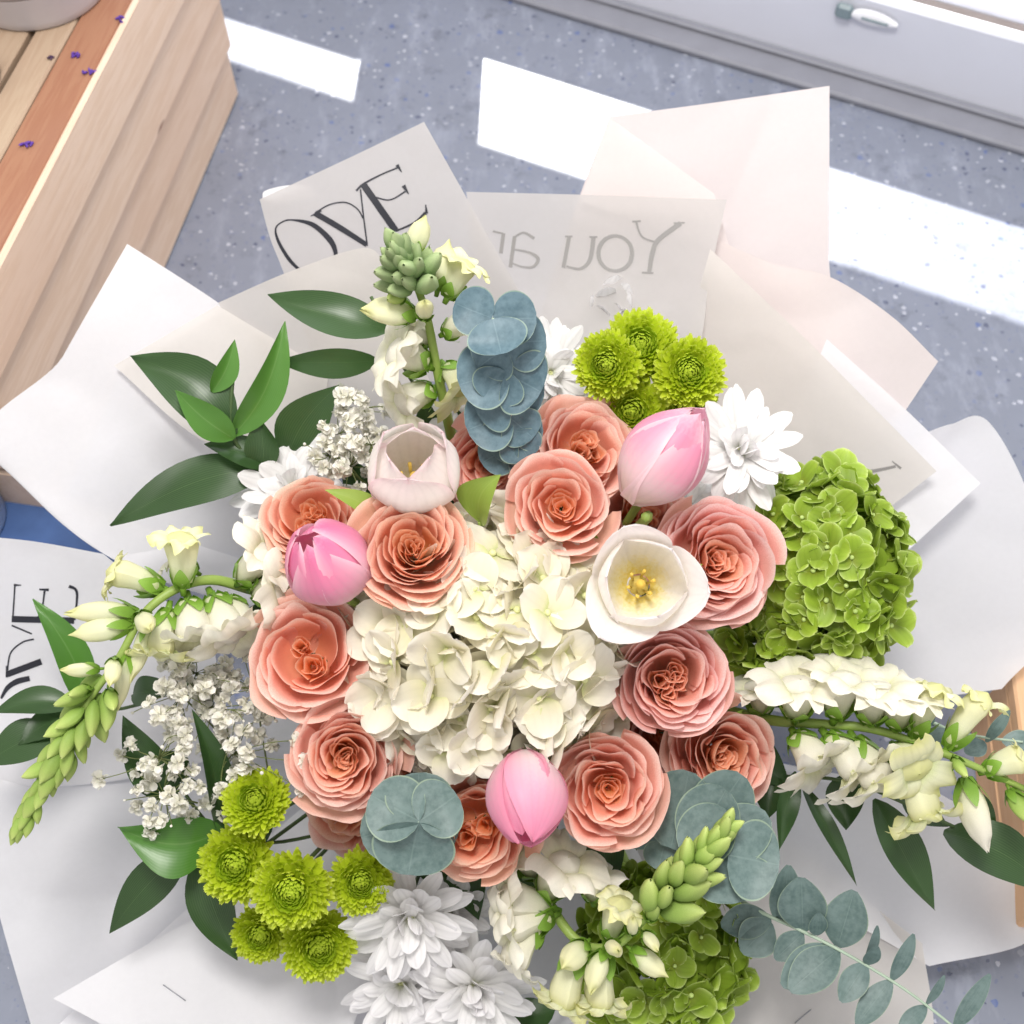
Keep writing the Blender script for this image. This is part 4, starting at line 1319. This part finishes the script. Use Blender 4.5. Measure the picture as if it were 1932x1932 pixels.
# ---- snapdragons
def snap_tube():
    def fn(u, v):
        a = u * 2 * PI
        prof = [(0.0, 0.02), (0.06, 0.13), (0.25, 0.17), (0.5, 0.20), (0.72, 0.235), (0.88, 0.21), (0.97, 0.12), (1.0, 0.01)]
        for i in range(len(prof) - 1):
            if prof[i][0] <= v <= prof[i + 1][0]:
                f = (v - prof[i][0]) / (prof[i + 1][0] - prof[i][0])
                r = prof[i][1] + (prof[i + 1][1] - prof[i][1]) * f
                break
        r *= 1 + 0.05 * math.cos(a * 5) + 0.08 * v * math.cos(2 * a)
        zz = v * 0.86
        return (r * math.cos(a) * 1.12, r * math.sin(a) + 0.04 * math.sin(PI * v), zz)
    return fn
SN_TUBE = {m: grid('blossom_tube', snap_tube(), 20, 14, m) for m in (M_SNAPW, M_SNAPY)}
def snap_lobe(mat, seed, L, W):
    rr = random.Random(seed)
    ph, am = rr.uniform(0, 6), rr.uniform(0.05, 0.09)
    def fn(u, v):
        U = 2 * u - 1
        w = W * (0.45 + 0.62 * math.sin(PI * min(1.0, 0.1 + 0.62 * v))) * (1 if v < 0.95 else 0.86)
        ang = 0.35 + 1.75 * v
        r = 0.13 + L * (1 - math.cos(ang * 0.72)) * 0.9
        z = 0.60 + L * math.sin(ang) * 0.62
        r += am * math.sin(U * 4.2 + ph) * v
        z += am * math.sin(U * 5.5 + ph * 2) * v - 0.10 * U * U * v
        return (r, U * w, z)
    return grid('lip', fn, 9, 8, mat)
SN_LOBE = {m: [snap_lobe(m, 30 + k, 0.40 + 0.05 * (k % 3), 0.27) for k in range(4)] for m in (M_SNAPW, M_SNAPY)}
def snap_bud(mat, split):
    def fn(u, v):
        a = u * 2 * PI
        r = 0.27 * math.sin(PI * (0.02 + 0.96 * v ** 0.85)) ** 0.75
        r *= 1 + 0.10 * math.cos(a * 3 + 2 * v) * v + 0.06 * math.cos(2 * a) + 0.05 * math.cos(a * 5 + 5 * v)
        z = v * 1.0
        if v > 0.75:
            z -= split * (v - 0.75) * 0.6 * (math.cos(2 * a) + 1)
        return (r * math.cos(a), r * math.sin(a) * 0.86 + 0.12 * v * v, z)
    return grid('bud', fn, 16, 12, mat)
SN_BUD = {M_SNAPW: snap_bud(M_SNAPW, 0.4), M_SNAPY: snap_bud(M_SNAPY, 0.5), M_BUDG: snap_bud(M_BUDG, 0.15), M_BUDD: snap_bud(M_BUDD, 0.15)}
def snap_calyx(spread):
    ds = []
    for i in range(5):
        a = 2 * PI * i / 5
        def fn(u, v, a=a):
            U = (2 * u - 1) * 0.13 * math.sin(PI * min(1, 0.3 + 0.68 * v)) ** 0.8
            r = 0.06 + spread * math.sin(v * 1.5) + 0.03 * v
            z = -0.03 + v * 0.38
            return (r * math.cos(a) - U * math.sin(a), r * math.sin(a) + U * math.cos(a), z)
        ds.append(grid_data(fn, 3, 5))
    ds.append(tube_data([(0, 0, -0.16), (0, 0, -0.04), (0, 0, 0.04)], [0.045, 0.06, 0.08], 8))
    V, Fc, UV = join_data(ds)
    return mesh_from('calyx', V, Fc, M_SEPAL, UV)
SN_CAL, SN_CALB = snap_calyx(0.17), snap_calyx(0.24)

def snapdragon(label, stempts, blossoms, buds, tips, seed, tipmat=None, stem_r=0.0036):
    rr = random.Random(seed)
    pts = smooth_path([P(*s) for s in stempts], 6)
    t = thing('snapdragon', label, 'snapdragon', pts[0], 'snapdragon spikes')
    n = len(pts)
    part('stem', tube('stem', pts, [stem_r * (1.15 - 0.65 * k / n) for k in range(n)], M_STEM, 9), t)
    low = [pts[0], pts[0].lerp(BIND, 0.5), BIND, BIND + (BIND - pts[0]).normalized() * 0.03]
    part('lower_stem', tube('lower_stem', low, stem_r * 1.1, M_STEM, 8), t)
    for bx, by, bd, ex, ey, ed, size, op, mat in blossoms:
        a, b = P(bx, by, bd), P(ex, ey, ed)
        L = max((b - a).length, px(size, bd) * 0.8)
        S = px(size, bd) * 1.22
        M = frame(a, b - a, rr.uniform(-.3, .3), (S, S, L))
        bl = part('blossom', SN_TUBE[mat], t, M)
        for az, up_ in ((62, 1), (118, 1), (205, 0), (270, 0), (335, 0)):
            sc = op * rr.uniform(0.9, 1.3)
            q = Matrix.Rotation(math.radians(az + rr.uniform(-9, 9)), 4, 'Z') @ Matrix.Translation((0, 0, 0.60)) @ Matrix.Diagonal((sc, sc, sc * 0.9, 1)) @ Matrix.Translation((0, 0, -0.60 * 1.0))
            part('lip', SN_LOBE[mat][rr.randrange(4)], bl, M @ q)
        part('calyx', SN_CAL, bl, M)
    for bx, by, bd, ex, ey, ed, size, mat in buds:
        a, b = P(bx, by, bd), P(ex, ey, ed)
        S = px(size, bd)
        M = frame(a, b - a, rr.uniform(0, 6), (S, S, max((b - a).length, S)))
        bu = part('bud', SN_BUD[mat], t, M)
        part('calyx', SN_CALB, bu, M)
    if tips:
        (x0, y0, d0), (x1, y1, d1), cnt, s0, s1 = tips
        A, B = P(x0, y0, d0), P(x1, y1, d1)
        ax = (B - A).normalized()
        e1 = ax.orthogonal().normalized()
        e2 = ax.cross(e1)
        for k in range(cnt):
            f = k / (cnt - 1)
            an = k * 2.399963
            s = px(s0 + (s1 - s0) * f, d0)
            rad = (e1 * math.cos(an) + e2 * math.sin(an))
            pos = A.lerp(B, f ** 0.9) + rad * s * 0.16 * (1.0 - 0.75 * f)
            dr = (rad * (0.72 - 0.55 * f) + ax * (0.9 + 0.4 * f) + Vector((rr.gauss(0, .1), rr.gauss(0, .1), rr.gauss(0, .1)))).normalized()
            s *= rr.uniform(0.85, 1.12)
            M = frame(pos, dr, rr.uniform(0, 6), (s * 0.86, s * 0.86, s))
            part('bud', SN_BUD[tipmat or M_BUDG], t, M)
    return t

W_, Y_, G_ = M_SNAPW, M_SNAPY, M_BUDG
snapdragon('upright snapdragon at the top with a grey green bud cone',
           [(862, 870, .83), (842, 780, .79), (825, 700, .765), (806, 600, .742), (786, 540, .725), (768, 505, .705)],
           [(845, 560, .735, 888, 478, .725, 92, .85, Y_), (806, 690, .76, 722, 655, .745, 118, 1.0, W_), (815, 735, .775, 752, 768, .765, 110, 1.0, W_),
            (838, 690, .77, 880, 742, .765, 100, 1.0, Y_), (838, 630, .755, 880, 610, .75, 84, .9, W_), (812, 640, .76, 770, 632, .75, 80, .9, W_)],
           [(826, 545, .735, 846, 452, .722, 92, Y_), (782, 480, .72, 796, 418, .715, 76, Y_), (782, 595, .735, 688, 575, .72, 104, Y_),
            (802, 600, .728, 800, 560, .70, 60, Y_), (795, 540, .72, 820, 530, .70, 52, G_), (760, 560, .725, 735, 560, .71, 52, G_)],
           ((790, 545, .725), (752, 478, .690), 30, 82, 56), 1, M_BUDD)
snapdragon('arching snapdragon at the left with its green tip drooping down',
           [(590, 1140, .82), (480, 1114, .785), (400, 1094, .765), (330, 1112, .75), (270, 1160, .742), (225, 1240, .738), (160, 1335, .735), (75, 1490, .735)],
           [(455, 1095, .77, 522, 1030, .75, 108, 1.0, W_), (480, 1115, .77, 556, 1118, .755, 108, 1.0, W_), (400, 1125, .765, 448, 1225, .75, 112, 1.0, W_),
            (355, 1130, .755, 372, 1225, .745, 108, 1.0, W_), (318, 1150, .75, 298, 1258, .742, 92, .9, Y_), (345, 1105, .745, 338, 985, .73, 96, .72, Y_),
            (305, 1110, .75, 182, 1072, .74, 98, .72, Y_), (370, 1080, .77, 310, 1045, .765, 70, .8, W_), (430, 1130, .77, 470, 1205, .76, 100, 1.0, W_)],
           [(258, 1158, .74, 122, 1150, .735, 84, Y_), (248, 1178, .738, 126, 1200, .73, 78, Y_), (262, 1160, .735, 290, 1195, .705, 66, Y_),
            (186, 1262, .735, 112, 1268, .725, 52, Y_), (216, 1245, .73, 210, 1290, .705, 56, Y_), (240, 1230, .74, 226, 1345, .735, 60, Y_),
            (280, 1170, .745, 250, 1290, .74, 60, Y_), (170, 1300, .73, 125, 1310, .715, 44, G_), (205, 1300, .73, 215, 1345, .715, 46, G_)],
           ((196, 1285, .735), (36, 1560, .735), 46, 78, 40), 2)
snapdragon('right snapdragon spike stretching to the right edge',
           [(1330, 1330, .82), (1450, 1358, .785), (1550, 1366, .768), (1640, 1374, .757), (1730, 1402, .75), (1830, 1442, .745), (1932, 1488, .742), (2020, 1530, .74)],
           [(1500, 1352, .765, 1512, 1270, .745, 112, 1.0, W_), (1575, 1352, .76, 1606, 1255, .745, 112, 1.0, W_), (1642, 1362, .755, 1655, 1275, .74, 112, 1.0, W_),
            (1690, 1372, .752, 1712, 1290, .74, 106, .95, W_), (1722, 1385, .75, 1786, 1275, .74, 100, .72, Y_), (1790, 1408, .748, 1876, 1290, .738, 92, .60, Y_),
            (1500, 1385, .768, 1556, 1462, .75, 112, 1.0, W_), (1560, 1388, .762, 1640, 1478, .745, 112, 1.0, W_), (1612, 1395, .758, 1672, 1506, .742, 110, 1.0, W_),
            (1690, 1410, .752, 1742, 1470, .725, 112, .95, Y_), (1700, 1430, .755, 1762, 1575, .745, 108, .85, Y_), (1860, 1455, .745, 1955, 1425, .735, 96, .55, Y_),
            (1440, 1345, .79, 1425, 1290, .785, 96, 1.0, W_)],
           [(1822, 1470, .742, 1856, 1612, .732, 104, W_), (1905, 1490, .74, 1945, 1560, .73, 66, G_), (1800, 1430, .742, 1820, 1470, .72, 46, G_),
            (1950, 1500, .74, 1960, 1440, .73, 60, Y_)],
           None, 3)
snapdragon('lower snapdragon bending right with a pale green tip',
           [(950, 1510, .83), (1005, 1640, .79), (1052, 1730, .765), (1100, 1782, .752), (1160, 1784, .742), (1212, 1738, .73), (1285, 1655, .715), (1345, 1592, .706)],
           [(1030, 1690, .765, 1080, 1605, .745, 116, 1.0, W_), (1010, 1650, .775, 960, 1588, .76, 96, .95, W_), (1040, 1715, .765, 925, 1690, .75, 112, 1.0, W_),
            (1040, 1728, .76, 935, 1762, .748, 106, 1.0, W_), (1015, 1740, .76, 952, 1850, .75, 96, .7, W_), (1095, 1790, .75, 1052, 1925, .745, 110, .85, Y_),
            (1140, 1795, .748, 1130, 1925, .745, 100, .8, Y_), (1120, 1700, .77, 1120, 1640, .765, 84, 1.0, W_), (1150, 1770, .745, 1178, 1682, .73, 86, .72, Y_)],
           [(1105, 1780, .742, 1056, 1832, .722, 84, Y_), (1140, 1795, .738, 1106, 1872, .722, 82, Y_), (1152, 1782, .732, 1164, 1802, .705, 60, Y_),
            (1192, 1792, .74, 1262, 1846, .73, 72, Y_), (1190, 1760, .73, 1200, 1728, .71, 48, Y_), (1215, 1760, .73, 1245, 1790, .715, 52, Y_),
            (1225, 1735, .725, 1238, 1700, .71, 50, G_)],
           ((1222, 1728, .726), (1362, 1572, .704), 28, 88, 60), 4)

# ---- eucalyptus
def eucalyptus(label, stempts, leaves, mat, stem_r=0.0013):
    pts = smooth_path([P(*s) for s in stempts], 6)
    t = thing('eucalyptus_sprig', label, 'eucalyptus', pts[0], 'eucalyptus sprigs')
    part('stem', tube('stem', pts, [stem_r * (1.2 - 0.6 * k / len(pts)) for k in range(len(pts))], M_STEME, 7), t)
    for bx, by, bd, ex, ey, ed, w, lx, ly, kind, cup in leaves:
        me = leaf_mesh('leaf', P(bx, by, bd), P(ex, ey, ed), px(w, (bd + ed) / 2), face_dir(bx, by, lx, ly), mat, cup, 0.10, kind, 0.0, 10, 14, 0.12)
        part('leaf', me, t)
E1 = []
E1 += [(928, 600, .700, 858, 572, .702, 96, -.10, .15, 'round', -.08), (930, 600, .700, 1012, 600, .702, 104, .12, .12, 'round', -.08),
       (930, 602, .698, 946, 668, .692, 118, .0, -.15, 'round', -.08)]
yy = [(648, .713, 76), (694, .721, 82), (738, .729, 76), (778, .737, 70), (812, .744, 60), (842, .751, 48)]
er = random.Random(77)
for k, (y_, d_, r_) in enumerate(yy):
    xc = 948 + 5 * k + er.uniform(-8, 8)
    sgn = 1 if k % 2 else -1
    q1, q2, q3 = er.uniform(.85, 1.15), er.uniform(.8, 1.1), er.uniform(.85, 1.1)
    E1 += [(xc, y_, d_, xc - sgn * r_ * 1.08 * q1, y_ + er.uniform(-10, 34), d_ + .004, r_ * 1.6 * q1, -.3 * sgn + er.uniform(-.2, .2), er.uniform(-.45, .15), 'round', -.06),
           (xc, y_ + 10, d_ - .003, xc + sgn * r_ * 0.75 * q2, y_ + r_ * er.uniform(.35, .75), d_ + .005, r_ * 1.55 * q2, .25 * sgn, er.uniform(-.5, -.1), 'round', -.07)]
    if k in (1, 4):
        E1 += [(xc, y_ + 6, d_ - .004, xc - sgn * 30, y_ + r_ * 0.9 * q3, d_ + .004, r_ * 1.5 * q3, er.uniform(-.2, .2), -.35, 'round', -.06)]
E1 += [(990, 850, .755, 1046, 900, .755, 44, .3, -.2, 'oval', 0)]
eucalyptus('blue grey eucalyptus column of stacked round leaves at the top', [(1030, 930, .80), (985, 840, .76), (955, 720, .735), (930, 600, .700)], E1, M_EUC)
eucalyptus('grey green eucalyptus rosette above the round mum at the lower left', [(820, 1500, .82), (805, 1540, .76), (790, 1552, .705)],
           [(792, 1550, .705, 700, 1500, .715, 128, -.15, .15, 'round', -.10), (790, 1550, .705, 862, 1500, .712, 118, .2, .2, 'round', -.10),
            (790, 1552, .704, 770, 1650, .715, 160, .0, -.2, 'round', -.10), (792, 1550, .712, 790, 1458, .725, 130, .05, .3, 'round', -.08),
            (795, 1552, .720, 682, 1580, .73, 120, -.3, -.1, 'round', -.08), (795, 1552, .720, 858, 1590, .73, 110, .3, -.1, 'round', -.08)], M_EUCG)
eucalyptus('grey eucalyptus fan of big round leaves beside the lower snapdragon tip', [(1260, 1480, .83), (1300, 1540, .78), (1375, 1612, .715)],
           [(1265, 1600, .745, 1300, 1455, .742, 130, -.15, .05, 'round', -.05), (1320, 1580, .735, 1400, 1462, .732, 118, .2, .2, 'round', -.05),
            (1300, 1600, .728, 1370, 1490, .724, 124, -.1, .2, 'round', -.05), (1330, 1610, .724, 1450, 1540, .722, 110, .2, .3, 'round', -.05),
            (1290, 1610, .722, 1375, 1535, .718, 112, -.2, .1, 'round', -.05), (1374, 1613, .714, 1470, 1632, .712, 150, .1, .0, 'round', -.05),
            (1376, 1616, .717, 1396, 1702, .715, 150, .1, -.2, 'round', -.05), (1250, 1590, .77, 1205, 1560, .748, 90, -.2, -.2, 'round', -.05),
            (1255, 1590, .755, 1240, 1640, .755, 70, -.2, -.3, 'round', -.05)], M_EUCG)
eucalyptus('long eucalyptus sprig with paired oval leaves reaching the lower right corner',
           [(1280, 1600, .85), (1400, 1700, .81), (1512, 1756, .79), (1590, 1796, .78), (1700, 1862, .77), (1790, 1930, .765), (1860, 1990, .76)],
           [(1455, 1735, .80, 1360, 1745, .80, 66, -.1, .2, 'oval', .05), (1455, 1740, .80, 1400, 1798, .79, 76, .1, -.1, 'oval', .05),
            (1470, 1740, .80, 1488, 1632, .79, 60, .3, .1, 'oval', .05),
            (1515, 1756, .79, 1512, 1655, .78, 92, .0, .3, 'oval', .05), (1515, 1760, .79, 1462, 1810, .785, 50, .0, -.2, 'oval', .05),
            (1570, 1788, .785, 1475, 1860, .775, 76, .1, -.1, 'oval', .06), (1580, 1786, .785, 1612, 1680, .775, 82, .1, .2, 'oval', .06),
            (1582, 1792, .782, 1490, 1870, .77, 76, -.1, .1, 'oval', .06), (1540, 1765, .785, 1545, 1722, .775, 36, .2, .2, 'oval', .05),
            (1632, 1818, .778, 1655, 1746, .765, 26, .6, .1, 'oval', .05), (1634, 1818, .776, 1586, 1890, .765, 52, .0, -.1, 'oval', .05), (1634, 1820, .776, 1656, 1785, .76, 30, .3, .1, 'oval', .05),
            (1682, 1850, .772, 1724, 1762, .76, 32, .4, .2, 'oval', .05), (1682, 1850, .772, 1616, 1935, .765, 48, -.1, .1, 'oval', .05),
            (1748, 1895, .768, 1782, 1840, .76, 20, .6, .2, 'oval', .05), (1748, 1898, .768, 1695, 1948, .76, 34, .0, .2, 'oval', .05),
            (1800, 1940, .765, 1868, 1838, .752, 34, .4, .3, 'oval', .05), (1800, 1942, .765, 1760, 1990, .76, 40, 0, .2, 'oval', .05)], M_EUCG)
eucalyptus('small eucalyptus leaves behind the tip end of the right snapdragon', [(1700, 1330, .83), (1800, 1380, .80), (1930, 1400, .78)],
           [(1800, 1385, .80, 1745, 1400, .80, 40, -.2, .2, 'oval', .05), (1860, 1400, .79, 1905, 1340, .78, 24, .3, .2, 'oval', .05),
            (1860, 1402, .79, 1820, 1420, .785, 40, 0, .2, 'oval', .05), (1890, 1398, .785, 1960, 1402, .78, 44, .1, .3, 'oval', .05),
            (1760, 1370, .81, 1735, 1290, .80, 26, .3, .2, 'oval', .05)], M_EUCG)

# ---- gypsophila
def gyp_mesh(seed, n=13):
    rr = random.Random(seed)
    ds = []
    for k in range(n):
        th = math.acos(1 - 1.25 * (k + 0.5) / n)
        a = k * 2.4 + rr.uniform(-.3, .3)
        dr = Vector((math.sin(th) * math.cos(a), math.sin(th) * math.sin(a), math.cos(th)))
        M = Matrix.Translation(dr * 0.25) @ dr.to_track_quat('Z', 'Y').to_matrix().to_4x4() @ Matrix.Rotation(rr.uniform(0, 6), 4, 'Z') @ Matrix.Rotation(rr.uniform(-.9, -.2), 4, 'Y')
        V, Fc, UV = grid_data(lambda u, v: (v * 0.8, (2 * u - 1) * 0.36 * math.sin(PI * (0.12 + 0.7 * v)), 0.12 * (2 * u - 1) ** 2 + 0.1 * math.sin(6 * u + 5 * v)), 3, 3)
        ds.append(([M @ v for v in V], Fc, UV))
    ds.append(tube_data([(0, 0, -0.5), (0, 0, -0.2), (0, 0, 0.1)], [0.06, 0.22, 0.2], 6))
    V, Fc, UV = join_data(ds)
    return mesh_from('gypsophila_floret', V, Fc, M_GYP, UV)
GYP = [gyp_mesh(k) for k in range(4)]
def gyp_bud():
    V, Fc, UV = lathe_data([(0.10, -0.4), (0.30, -0.15), (0.36, 0.1), (0.25, 0.35), (0.02, 0.48)], 8)
    return mesh_from('gypsophila_bud', V, Fc, M_GYP, UV)
GBUD = gyp_bud()
def gypsophila(label, root, hubs, n, spread, seed, extra=(), size=(14, 23)):
    rr = random.Random(seed)
    t = thing('gypsophila_spray', label, 'gypsophila', P(*root), 'gypsophila sprays')
    ds = []
    R0 = P(*root)
    H = [P(*h) for h in hubs]
    for h in H:
        ds.append(tube_data(smooth_path([R0, R0.lerp(h, 0.5) + Vector((rr.gauss(0, .004), rr.gauss(0, .004), .004)), h], 4), 0.0007, 5))
    tg = []
    for k in range(n):
        hx, hy, hd = hubs[k % len(hubs)]
        a, q = rr.uniform(0, 6.28), math.sqrt(rr.random())
        tg.append((hx + spread * q * math.cos(a), hy + spread * q * math.sin(a), hd - rr.uniform(-0.01, 0.035), k % len(hubs)))
    for (x, y, d) in extra:
        k = min(range(len(hubs)), key=lambda i: (hubs[i][0] - x) ** 2 + (hubs[i][1] - y) ** 2)
        tg.append((x, y, d, k))
    for i, (x, y, d, k) in enumerate(tg):
        q = P(x, y, d)
        m = H[k].lerp(q, 0.55) + Vector((rr.gauss(0, .002), rr.gauss(0, .002), rr.gauss(0, .002)))
        ds.append(tube_data(smooth_path([H[k], m, q], 3), 0.00035, 4))
        dr = ((q - H[k]).normalized() + face_dir(x, y) * 0.9 + Vector((rr.gauss(0, .4), rr.gauss(0, .4), rr.gauss(0, .4)))).normalized()
        small = rr.random() < 0.22
        s = px(rr.uniform(7, 11), d) if small else px(rr.uniform(*size), d)
        part('bud' if small else 'floret', GBUD if small else rr.choice(GYP), t, frame(q, dr, rr.uniform(0, 6), s))
    V, Fc, UV = join_data(ds)
    part('stems', mesh_from('stems', V, Fc, M_GYPSTEM, UV), t)
gypsophila('gypsophila spray of tiny white florets left of the lower peach rose', (520, 1560, .86),
           [(340, 1310, .79), (400, 1340, .79), (300, 1430, .775), (440, 1420, .79), (310, 1500, .775), (480, 1300, .80), (420, 1480, .79), (370, 1270, .795)], 150, 76, 1,
           [(282, 1325, .75), (300, 1352, .75), (235, 1510, .76), (300, 1545, .76), (190, 1470, .77), (523, 1335, .745), (556, 1397, .735), (520, 1360, .75),
            (577, 1435, .73), (494, 1458, .73), (470, 1365, .75), (570, 1490, .735), (592, 1512, .745), (250, 1405, .76), (250, 1345, .77), (468, 1420, .75)])
gypsophila('shaded gypsophila spray left of the cream tulip', (760, 960, .86), [(640, 820, .81), (690, 770, .82), (620, 860, .80), (700, 840, .81), (660, 880, .80)], 60, 52, 2,
           [(575, 838, .79), (612, 805, .785), (640, 740, .82)], (15, 22))
